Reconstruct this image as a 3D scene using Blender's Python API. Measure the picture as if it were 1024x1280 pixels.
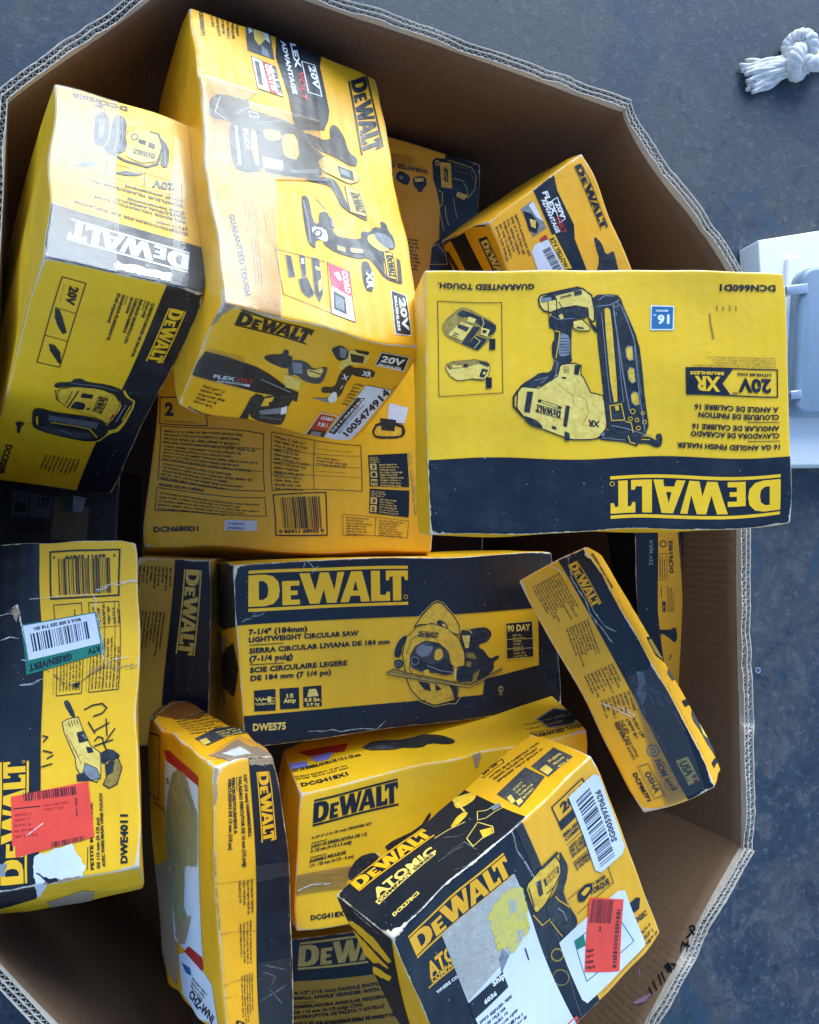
import bpy, bmesh, math, random
import numpy as np
from mathutils import Matrix, Vector
from mathutils.geometry import tessellate_polygon

# ------------------------------------------------------------------ camera, sky, sun, exposure
for o in list(bpy.data.objects): bpy.data.objects.remove(o)
S = bpy.context.scene
COL = S.collection
cam = bpy.data.cameras.new('camera'); camo = bpy.data.objects.new('camera', cam); COL.objects.link(camo)
camo.matrix_world = Matrix.Translation((0, 0, 2.0)) @ Matrix([[0.963124, -0.018207, -0.26844], [0.0, 0.997708, -0.067671], [0.269057, 0.065175, 0.960917]]).to_4x4()
cam.sensor_fit = 'VERTICAL'; cam.sensor_height = 24.0; cam.lens = 24.0 * 1150 / 1280
cam.clip_start = .02; cam.clip_end = 200
S.camera = camo
SUN_EL, SUN_AZ = 24.0, 14.0            # azimuth from +Y towards +X
SUN_E, SKY_E = 1.35, .10
w = bpy.data.worlds.new('World'); S.world = w; w.use_nodes = True
nt = w.node_tree; bg = nt.nodes['Background']
sky = nt.nodes.new('ShaderNodeTexSky'); sky.sky_type = 'NISHITA'; sky.sun_disc = False
sky.sun_elevation = math.radians(SUN_EL); sky.sun_rotation = math.radians(SUN_AZ)
sky.air_density = 1.0; sky.dust_density = .4; sky.ozone_density = 3.0
nt.links.new(sky.outputs[0], bg.inputs[0]); bg.inputs[1].default_value = SKY_E
sun = bpy.data.lights.new('sun', 'SUN'); suno = bpy.data.objects.new('sun', sun); COL.objects.link(suno)
sun.energy = SUN_E; sun.angle = math.radians(42); sun.color = (.76, .89, 1)
e, a = math.radians(SUN_EL), math.radians(SUN_AZ)
sd = Vector((math.cos(e) * math.sin(a), math.cos(e) * math.cos(a), math.sin(e)))
suno.rotation_euler = sd.to_track_quat('Z', 'Y').to_euler()
S.view_settings.view_transform = 'Standard'; S.view_settings.look = 'None'; S.view_settings.gamma = 1
S.view_settings.exposure = 1.85

# ------------------------------------------------------------------ materials
MATS = {}
def lin(h):
    h = h.lstrip('#'); v = [int(h[i:i + 2], 16) / 255 for i in (0, 2, 4)]
    return tuple(c / 12.92 if c <= .04045 else ((c + .055) / 1.055) ** 2.4 for c in v)
class NT:
    def __init__(s, name):
        s.m = bpy.data.materials.new(name); s.m.use_nodes = True; s.t = s.m.node_tree
        s.b = s.t.nodes['Principled BSDF']; s.out = s.t.nodes['Material Output']
    def n(s, k, **kw):
        x = s.t.nodes.new(k)
        for a, b in kw.items(): setattr(x, a, b)
        return x
    def set(s, sock, v):
        if isinstance(v, bpy.types.NodeSocket): s.t.links.new(v, sock)
        else: sock.default_value = v
    def noise(s, scale, detail=3, rough=.55, vec=None, dist=0):
        x = s.n('ShaderNodeTexNoise'); x.inputs['Scale'].default_value = scale; x.inputs['Detail'].default_value = detail
        x.inputs['Roughness'].default_value = rough; x.inputs['Distortion'].default_value = dist
        if vec is not None: s.t.links.new(vec, x.inputs['Vector'])
        return x.outputs['Fac']
    def math(s, op, a, b=0.0, c=0.0):
        x = s.n('ShaderNodeMath', operation=op); s.set(x.inputs[0], a); s.set(x.inputs[1], b); s.set(x.inputs[2], c); return x.outputs[0]
    def ramp(s, f, a, b, lo=0., hi=1.):
        x = s.n('ShaderNodeMapRange'); x.interpolation_type = 'SMOOTHSTEP'; s.set(x.inputs[0], f)
        for i, v in ((1, a), (2, b), (3, lo), (4, hi)): x.inputs[i].default_value = v
        return x.outputs[0]
    def mix(s, f, a, b, mode='MIX'):
        x = s.n('ShaderNodeMix', data_type='RGBA', blend_type=mode); s.set(x.inputs[0], f)
        for i, v in ((6, a), (7, b)): s.set(x.inputs[i], v if isinstance(v, bpy.types.NodeSocket) else (*v, 1) if len(v) == 3 else v)
        return x.outputs[2]
    def bump(s, h, strength, dist=.001, normal=None):
        x = s.n('ShaderNodeBump'); x.inputs['Strength'].default_value = strength; x.inputs['Distance'].default_value = dist
        s.set(x.inputs['Height'], h)
        if normal is not None: s.t.links.new(normal, x.inputs['Normal'])
        return x.outputs[0]
    def attr(s, name):
        x = s.n('ShaderNodeAttribute'); x.attribute_name = name; return x.outputs['Fac']
    def obj(s): return s.n('ShaderNodeTexCoord').outputs['Object']
    def scale(s, vec, sc):
        x = s.n('ShaderNodeMapping'); s.t.links.new(vec, x.inputs[0]); x.inputs['Scale'].default_value = sc; return x.outputs[0]

def printed(key, name, rgb, rough=.42, scratch=.0, wear=True, corr=.25, spec=.5, wearcol=(.56, .46, .34), photo=None):
    t = NT(name); v = t.obj()
    big = t.noise(9, 4, vec=v); fine = t.noise(140, 3, vec=v); mid = t.noise(38, 4, .6, vec=v)
    c = t.mix(t.ramp(big, .35, .7), rgb, tuple(x * .84 for x in rgb))
    c = t.mix(t.ramp(mid, .62, .80, 0, .30), c, tuple(x * .55 + .02 for x in rgb))          # grubby handling marks
    if photo:                                                                             # half-tone detail of a printed photograph
        f1 = t.noise(130, 6, .75, v, .4); f2 = t.noise(300, 4, .7, v)
        c = t.mix(t.ramp(f1, .44, .62, 0, .5), c, photo)
        c = t.mix(t.ramp(f2, .56, .70, 0, .45), c, tuple(x * .25 for x in photo))
        c = t.mix(t.ramp(f1, .42, .30, 0, .6), c, tuple(min(.9, x * 1.5 + .03) for x in rgb))
    if scratch:
        n1 = t.noise(26, 5, .7, t.scale(v, (1, 7, 3)), .6); n2 = t.noise(30, 5, .7, t.scale(v, (8, 1, 3)), .4)
        f = t.math('MAXIMUM', t.ramp(n1, .69, .74), t.ramp(n2, .70, .75))
        f = t.math('MULTIPLY', f, scratch)
        c = t.mix(f, c, (.33, .35, .36))
        sp = t.ramp(t.noise(330, 1, .5, v), .77, .80, 0, .7)
        c = t.mix(sp, c, (.45, .45, .42))
    if wear:
        ed = t.attr('edge')                                                               # mm to the nearest carton edge, scaled by wear
        nz = t.math('ADD', t.math('MULTIPLY', t.ramp(t.noise(55, 5, .7, v), .38, .78), 2.5), t.math('MULTIPLY', fine, 1.1))
        f = t.ramp(t.math('SUBTRACT', nz, ed), .0, .5)
        c = t.mix(f, c, t.mix(fine, wearcol, tuple(min(1, x * 1.35) for x in wearcol)))
    t.t.links.new(c, t.b.inputs['Base Color'])
    t.b.inputs['Specular IOR Level'].default_value = spec
    t.set(t.b.inputs['Roughness'], t.ramp(mid, .3, .75, rough - .08, rough + .14))
    wv = t.n('ShaderNodeTexWave'); wv.bands_direction = 'DIAGONAL'; wv.inputs['Scale'].default_value = 42; wv.inputs['Distortion'].default_value = .5
    t.t.links.new(t.scale(v, (1, .05, .05)), wv.inputs[0])
    h = t.math('ADD', t.math('MULTIPLY', wv.outputs['Fac'], corr), t.math('ADD', t.math('MULTIPLY', fine, .25), t.math('MULTIPLY', t.noise(22, 5, .6, v), 1.6)))
    t.t.links.new(t.bump(h, .35, .0016), t.b.inputs['Normal'])
    MATS[key] = t.m
printed('YM', 'mid_yellow_print', (.90, .485, .009))
YEL = (.90, .505, .009); GLD = (.89, .425, .010)
printed('Y', 'lemon_yellow_print', YEL)
printed('G', 'golden_yellow_print', GLD)
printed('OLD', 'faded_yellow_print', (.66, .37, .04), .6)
printed('TK', 'picture_black_print', (.010, .013, .018), .38, 0, False, photo=(.05, .055, .06))
printed('TY', 'picture_yellow_print', (.86, .50, .03), .42, 0, False, photo=(.48, .27, .02))
printed('K', 'navy_black_print', (.0055, .0105, .019), .36, .45)
printed('d', 'charcoal_print', (.045, .047, .05), .45, photo=(.10, .10, .10))
printed('g', 'grey_print', (.22, .24, .26), .45, 0, False, photo=(.10, .11, .12))
printed('P', 'pale_yellow_print', (.84, .60, .13), .42, 0, False, photo=(.62, .36, .04))
printed('O', 'olive_print', (.34, .22, .03), .45, 0, False, photo=(.10, .075, .03))
printed('W', 'white_print', (.80, .80, .78), .42, 0, False)
printed('L', 'label_paper', (.68, .72, .80), .5, 0, False)
printed('C', 'grey_label_paper', (.46, .44, .39), .55, 0, False, photo=(.34, .32, .26))
printed('YS', 'yellow_stain', (.66, .54, .09), .6, 0, False, photo=(.50, .46, .26))
printed('R', 'red_print', (.45, .02, .02), .45, 0, False)
printed('M', 'magenta_print', (.62, .03, .10), .4, 0, False)
printed('S', 'orange_red_sticker', (.85, .065, .035), .5, 0, False)
printed('N', 'green_print', (.012, .18, .12), .45, 0, False)
printed('N2', 'stained_label_paper', (.34, .32, .14), .6, 0, False, photo=(.20, .19, .10))
printed('B', 'blue_print', (.02, .13, .30), .42, 0, False)
printed('V', 'violet_print', (.22, .22, .62), .4, 0, False)
printed('V2', 'violet_chalk', (.35, .2, .32), .8, 0, False)
printed('T', 'torn_cardboard', (.36, .25, .15), .85, 0, False, .6)

def tape(key, name, tint, body, gloss_rough, bump, ior=1.5):
    t = NT(name); v = t.obj()
    tr = t.n('ShaderNodeBsdfTransparent'); tr.inputs[0].default_value = (*tint, 1)
    gl = t.n('ShaderNodeBsdfGlossy'); gl.inputs['Roughness'].default_value = gloss_rough
    df = t.n('ShaderNodeBsdfDiffuse'); df.inputs[0].default_value = (.75, .76, .76, 1) if key != 'BROWNTAPE' else (.22, .11, .03, 1)
    h = t.math('ADD', t.noise(28, 5, .6, v, .8), t.math('MULTIPLY', t.noise(90, 4, .6, t.scale(v, (1, 5, 2)), .5), .5))
    nm = t.bump(h, bump, .004)
    t.t.links.new(nm, gl.inputs['Normal'])
    fr = t.n('ShaderNodeFresnel'); fr.inputs[0].default_value = ior; t.t.links.new(nm, fr.inputs['Normal'])
    cre = t.ramp(t.noise(60, 6, .75, t.scale(v, (1.5, 6, 3)), 1.2), .66, .72, body, min(1, body + .35))
    m1 = t.n('ShaderNodeMixShader'); t.t.links.new(cre, m1.inputs[0]); t.t.links.new(tr.outputs[0], m1.inputs[1]); t.t.links.new(df.outputs[0], m1.inputs[2])
    m2 = t.n('ShaderNodeMixShader'); t.t.links.new(fr.outputs[0], m2.inputs[0]); t.t.links.new(m1.outputs[0], m2.inputs[1]); t.t.links.new(gl.outputs[0], m2.inputs[2])
    t.t.links.new(m2.outputs[0], t.out.inputs[0]); MATS[key] = t.m
tape('TAPE', 'glossy_clear_tape', (.97, .97, .97), .04, .11, .16, 1.5)
tape('TAPE2', 'wrinkled_clear_tape', (.95, .95, .95), .03, .24, .4, 1.36)
tape('BROWNTAPE', 'brown_parcel_tape', (.75, .6, .4), .45, .2, .5)

def cardboard(key, name, rgb):
    t = NT(name); v = t.obj()
    big = t.noise(3, 5, .6, v); fib = t.noise(160, 4, .7, v); mid = t.noise(24, 4, .6, v)
    c = t.mix(t.ramp(big, .3, .75), rgb, tuple(x * .80 for x in rgb))
    c = t.mix(t.ramp(fib, .35, .8, 0, .45), c, tuple(x * 1.35 for x in rgb))
    c = t.mix(t.ramp(mid, .62, .8, 0, .35), c, tuple(x * .62 for x in rgb))
    fl = t.math('SINE', t.math('MULTIPLY', t.attr('edge'), 2 * math.pi / .0088)); fl = t.math('MULTIPLY', fl, t.ramp(big, .35, .7))
    c = t.mix(t.ramp(fl, .0, 1., 0, .16), c, tuple(x * .6 for x in rgb))
    sc = t.noise(30, 6, .75, t.scale(v, (1, 1, 7)), 1.); c = t.mix(t.ramp(sc, .66, .74, 0, .45), c, tuple(min(1, x * 1.9) for x in rgb))
    sc2 = t.noise(16, 6, .8, t.scale(v, (1, 1, .3)), 1.5); c = t.mix(t.ramp(sc2, .66, .78, 0, .5), c, tuple(x * .5 for x in rgb))
    t.t.links.new(c, t.b.inputs['Base Color']); t.b.inputs['Roughness'].default_value = .85; t.b.inputs['Specular IOR Level'].default_value = .25
    t.t.links.new(t.bump(t.math('ADD', t.math('MULTIPLY', fl, .5), t.math('ADD', fib, t.math('MULTIPLY', mid, 2.))), .3, .0015), t.b.inputs['Normal']); MATS[key] = t.m
cardboard('BOARD', 'brown_cardboard', (.168, .102, .060))
cardboard('LINER', 'cut_cardboard_edge', (.54, .49, .42))
def plain(key, name, rgb, rough=.5, metal=0., nz=.1, sc=30):
    t = NT(name); v = t.obj(); n = t.noise(sc, 4, .6, v)
    t.t.links.new(t.mix(t.ramp(n, .35, .75), rgb, tuple(x * (1 - nz) for x in rgb)), t.b.inputs['Base Color'])
    t.set(t.b.inputs['Roughness'], t.ramp(n, .3, .7, rough - .06, rough + .08)); t.b.inputs['Metallic'].default_value = metal
    t.t.links.new(t.bump(t.noise(sc * 8, 3, .6, v), .12, .001), t.b.inputs['Normal']); MATS[key] = t.m
plain('ROPE', 'white_cotton', (.74, .70, .66), .9, 0, .25, 60)
plain('PANEL', 'white_plastic', (.84, .82, .80), .38, 0, .06, 8)
plain('GREY', 'blue_grey_plastic', (.22, .29, .36), .32, 0, .15, 8)
plain('STEEL', 'bright_steel', (.6, .62, .65), .3, 1, .1, 30)

# ------------------------------------------------------------------ data: corner points (m) and printed artwork (1/10000 of each face)
CORNERS = {
 'inflator': [(-0.0927, 0.2728, 1.1608), (-0.1948, 0.1086, 0.8489), (-0.1028, 0.49, 1.05), (-0.2034, 0.3272, 0.7387), (0.0479, 0.2653, 1.1227), (-0.0474, 0.0995, 0.8126), (0.0352, 0.4829, 1.0112), (-0.0627, 0.3157, 0.7003)],
 'drill': [(0.054, 0.239, 1.1786), (0.0173, 0.166, 1.0454), (0.0298, 0.6381, 0.9812), (-0.0052, 0.5716, 0.849), (0.2647, 0.2276, 1.1217), (0.2245, 0.1494, 0.9873), (0.2572, 0.6145, 0.9282), (0.2093, 0.5538, 0.7928)],
 'nailer': [(0.2485, 0.0366, 1.177), (0.2662, 0.0398, 1.0787), (0.2409, 0.2888, 1.1841), (0.2587, 0.2921, 1.0857), (0.5995, 0.045, 1.2405), (0.6172, 0.0483, 1.1422), (0.5921, 0.2974, 1.2477), (0.6098, 0.3007, 1.1493)],
 'saw': [(0.0998, -0.19, 0.9738), (0.0919, -0.1873, 0.814), (0.0858, 0.0122, 0.9769), (0.0786, 0.0138, 0.8171), (0.4842, -0.1597, 0.956), (0.4769, -0.1599, 0.7961), (0.4724, 0.0304, 0.9588), (0.4646, 0.0353, 0.799)],
 'impact': [(0.4939, -0.2497, 1.1317), (0.5547, -0.2566, 1.0526), (0.3969, -0.0068, 1.0398), (0.4578, -0.0132, 0.9607), (0.5569, -0.2132, 1.1755), (0.6172, -0.2185, 1.096), (0.4587, 0.0306, 1.0832), (0.5192, 0.0251, 1.0038)],
 'atomic': [(0.2933, -0.4935, 1.1876), (0.2657, -0.4864, 1.0957), (0.1957, -0.3019, 1.2321), (0.1666, -0.2962, 1.1396), (0.515, -0.3677, 1.1312), (0.4868, -0.3595, 1.0391), (0.4142, -0.1742, 1.1749), (0.3896, -0.1681, 1.0837)],
 'hammer': [(0.0786, -0.4566, 1.0801), (0.0188, -0.4544, 0.8874), (0.0564, -0.1828, 1.0736), (-0.0042, -0.1603, 0.8821), (0.1505, -0.4691, 1.0503), (0.0815, -0.4607, 0.8556), (0.13, -0.1786, 1.0455), (0.037, -0.1443, 0.8459)],
 'gkit': [(0.1508, -0.3701, 1.0274), (0.1497, -0.342, 0.9146), (0.1513, -0.2314, 1.0165), (0.1502, -0.2033, 0.9037), (0.4693, -0.3154, 1.0578), (0.4683, -0.2873, 0.945), (0.4793, -0.1698, 1.05), (0.4782, -0.1417, 0.9373)],
 'back': [(0.2353, 0.3842, 0.7607), (0.2621, 0.391, 0.6646), (0.2458, 0.6296, 0.7809), (0.2726, 0.6364, 0.6849), (0.4207, 0.3265, 0.8085), (0.4475, 0.3333, 0.7124), (0.4292, 0.5675, 0.8278), (0.456, 0.5742, 0.7317)],
 'flex': [(0.4782, 0.2166, 0.9625), (0.451, 0.2249, 0.8514), (0.394, 0.4381, 0.9545), (0.3668, 0.4465, 0.8435), (0.6049, 0.2858, 1.0027), (0.5777, 0.2941, 0.8917), (0.5051, 0.5232, 0.9916), (0.4779, 0.5315, 0.8805)],
 'finishd': [(-0.012, 0.0333, 0.823), (-0.0096, 0.0181, 0.7186), (0.0081, 0.2823, 0.8462), (0.0105, 0.2672, 0.7417), (0.3355, 0.0255, 0.9196), (0.3379, 0.0103, 0.8151), (0.3245, 0.2657, 0.9334), (0.3269, 0.2505, 0.8289)],
 'behind': [(0.6634, -0.1644, 0.8417), (0.7063, -0.1535, 0.6879), (0.6363, 0.1421, 0.8557), (0.6793, 0.153, 0.702), (0.7211, -0.1577, 0.8583), (0.7641, -0.1469, 0.7045), (0.7006, 0.1421, 0.8737), (0.7436, 0.153, 0.7199)],
 'grinder': [(-0.1478, -0.3039, 1.0215), (-0.1478, -0.3537, 0.94), (-0.1713, 0.0332, 0.9346), (-0.1714, -0.0166, 0.853), (-0.003, -0.2787, 1.0637), (-0.0031, -0.3285, 0.9822), (-0.0171, 0.0366, 0.9779), (-0.0171, -0.0132, 0.8964)],
 'wrapped': [(-0.2042, -0.0437, 0.6911), (-0.1774, -0.037, 0.595), (-0.2037, 0.1489, 0.7048), (-0.1769, 0.1556, 0.6087), (-0.0473, -0.0489, 0.7345), (-0.0205, -0.0422, 0.6384), (-0.0407, 0.1353, 0.7494), (-0.0138, 0.1421, 0.6533)],
 'upright': [(-0.0186, -0.2042, 0.8253), (0.0136, -0.196, 0.71), (-0.019, 0.0202, 0.841), (0.0133, 0.0283, 0.7257), (0.0725, -0.2042, 0.8507), (0.1047, -0.196, 0.7354), (0.0666, 0.0164, 0.8646), (0.0988, 0.0245, 0.7493)],
 'lowgrinder': [(0.1767, -0.687, 0.8354), (0.2035, -0.6802, 0.7393), (0.1694, -0.4411, 0.8507), (0.1962, -0.4344, 0.7546), (0.4438, -0.6724, 0.9111), (0.4706, -0.6656, 0.815), (0.4298, -0.4198, 0.9249), (0.4566, -0.413, 0.8289)],
 'wall0': [(-0.2829, 0.5083, 0.03), (-0.2958, 0.5162, 0.03), (-0.1529, 0.4906, 1.0), (-0.1658, 0.4962, 1.0), (0.0474, 0.6866, 0.03), (0.0453, 0.7003, 0.03), (0.0495, 0.6862, 1.0), (0.0453, 0.7003, 1.0)],
 'wall1': [(0.0474, 0.6866, 0.03), (0.0453, 0.7003, 0.03), (0.0495, 0.6862, 1.0), (0.0453, 0.7003, 1.0), (0.5614, 0.5819, 0.03), (0.569, 0.5936, 0.03), (0.5614, 0.5819, 1.0), (0.569, 0.5936, 1.0)],
 'wall2': [(0.5614, 0.5819, 0.03), (0.569, 0.5936, 0.03), (0.5614, 0.5819, 1.0), (0.569, 0.5936, 1.0), (0.7291, 0.3483, 0.03), (0.7422, 0.3523, 0.03), (0.7291, 0.3483, 1.0), (0.7422, 0.3523, 1.0)],
 'wall3': [(0.7291, 0.3483, 0.03), (0.7422, 0.3523, 0.03), (0.7291, 0.3483, 1.0), (0.7422, 0.3523, 1.0), (0.7078, -0.3352, 0.03), (0.7206, -0.3396, 0.03), (0.7078, -0.3352, 1.0), (0.7206, -0.3396, 1.0)],
 'wall4': [(0.7078, -0.3352, 0.03), (0.7206, -0.3396, 0.03), (0.7078, -0.3352, 1.0), (0.7206, -0.3396, 1.0), (0.4494, -0.6884, 0.03), (0.4551, -0.7026, 0.03), (0.4494, -0.6884, 1.0), (0.4551, -0.7026, 1.0)],
 'wall5': [(0.4494, -0.6884, 0.03), (0.4551, -0.7026, 0.03), (0.4494, -0.6884, 1.0), (0.4551, -0.7026, 1.0), (0.0635, -0.6212, 0.03), (0.0585, -0.6335, 0.03), (0.0654, -0.6215, 1.0), (0.0585, -0.6335, 1.0)],
 'wall6': [(0.0635, -0.6212, 0.03), (0.0585, -0.6335, 0.03), (0.0654, -0.6215, 1.0), (0.0585, -0.6335, 1.0), (-0.2952, -0.3735, 0.03), (-0.3083, -0.3803, 0.03), (-0.1653, -0.3457, 1.0), (-0.1783, -0.3503, 1.0)],
 'wall7': [(-0.2952, -0.3735, 0.03), (-0.3083, -0.3803, 0.03), (-0.1653, -0.3457, 1.0), (-0.1783, -0.3503, 1.0), (-0.2829, 0.5083, 0.03), (-0.2958, 0.5162, 0.03), (-0.1529, 0.4906, 1.0), (-0.1658, 0.4962, 1.0)],
}
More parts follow.
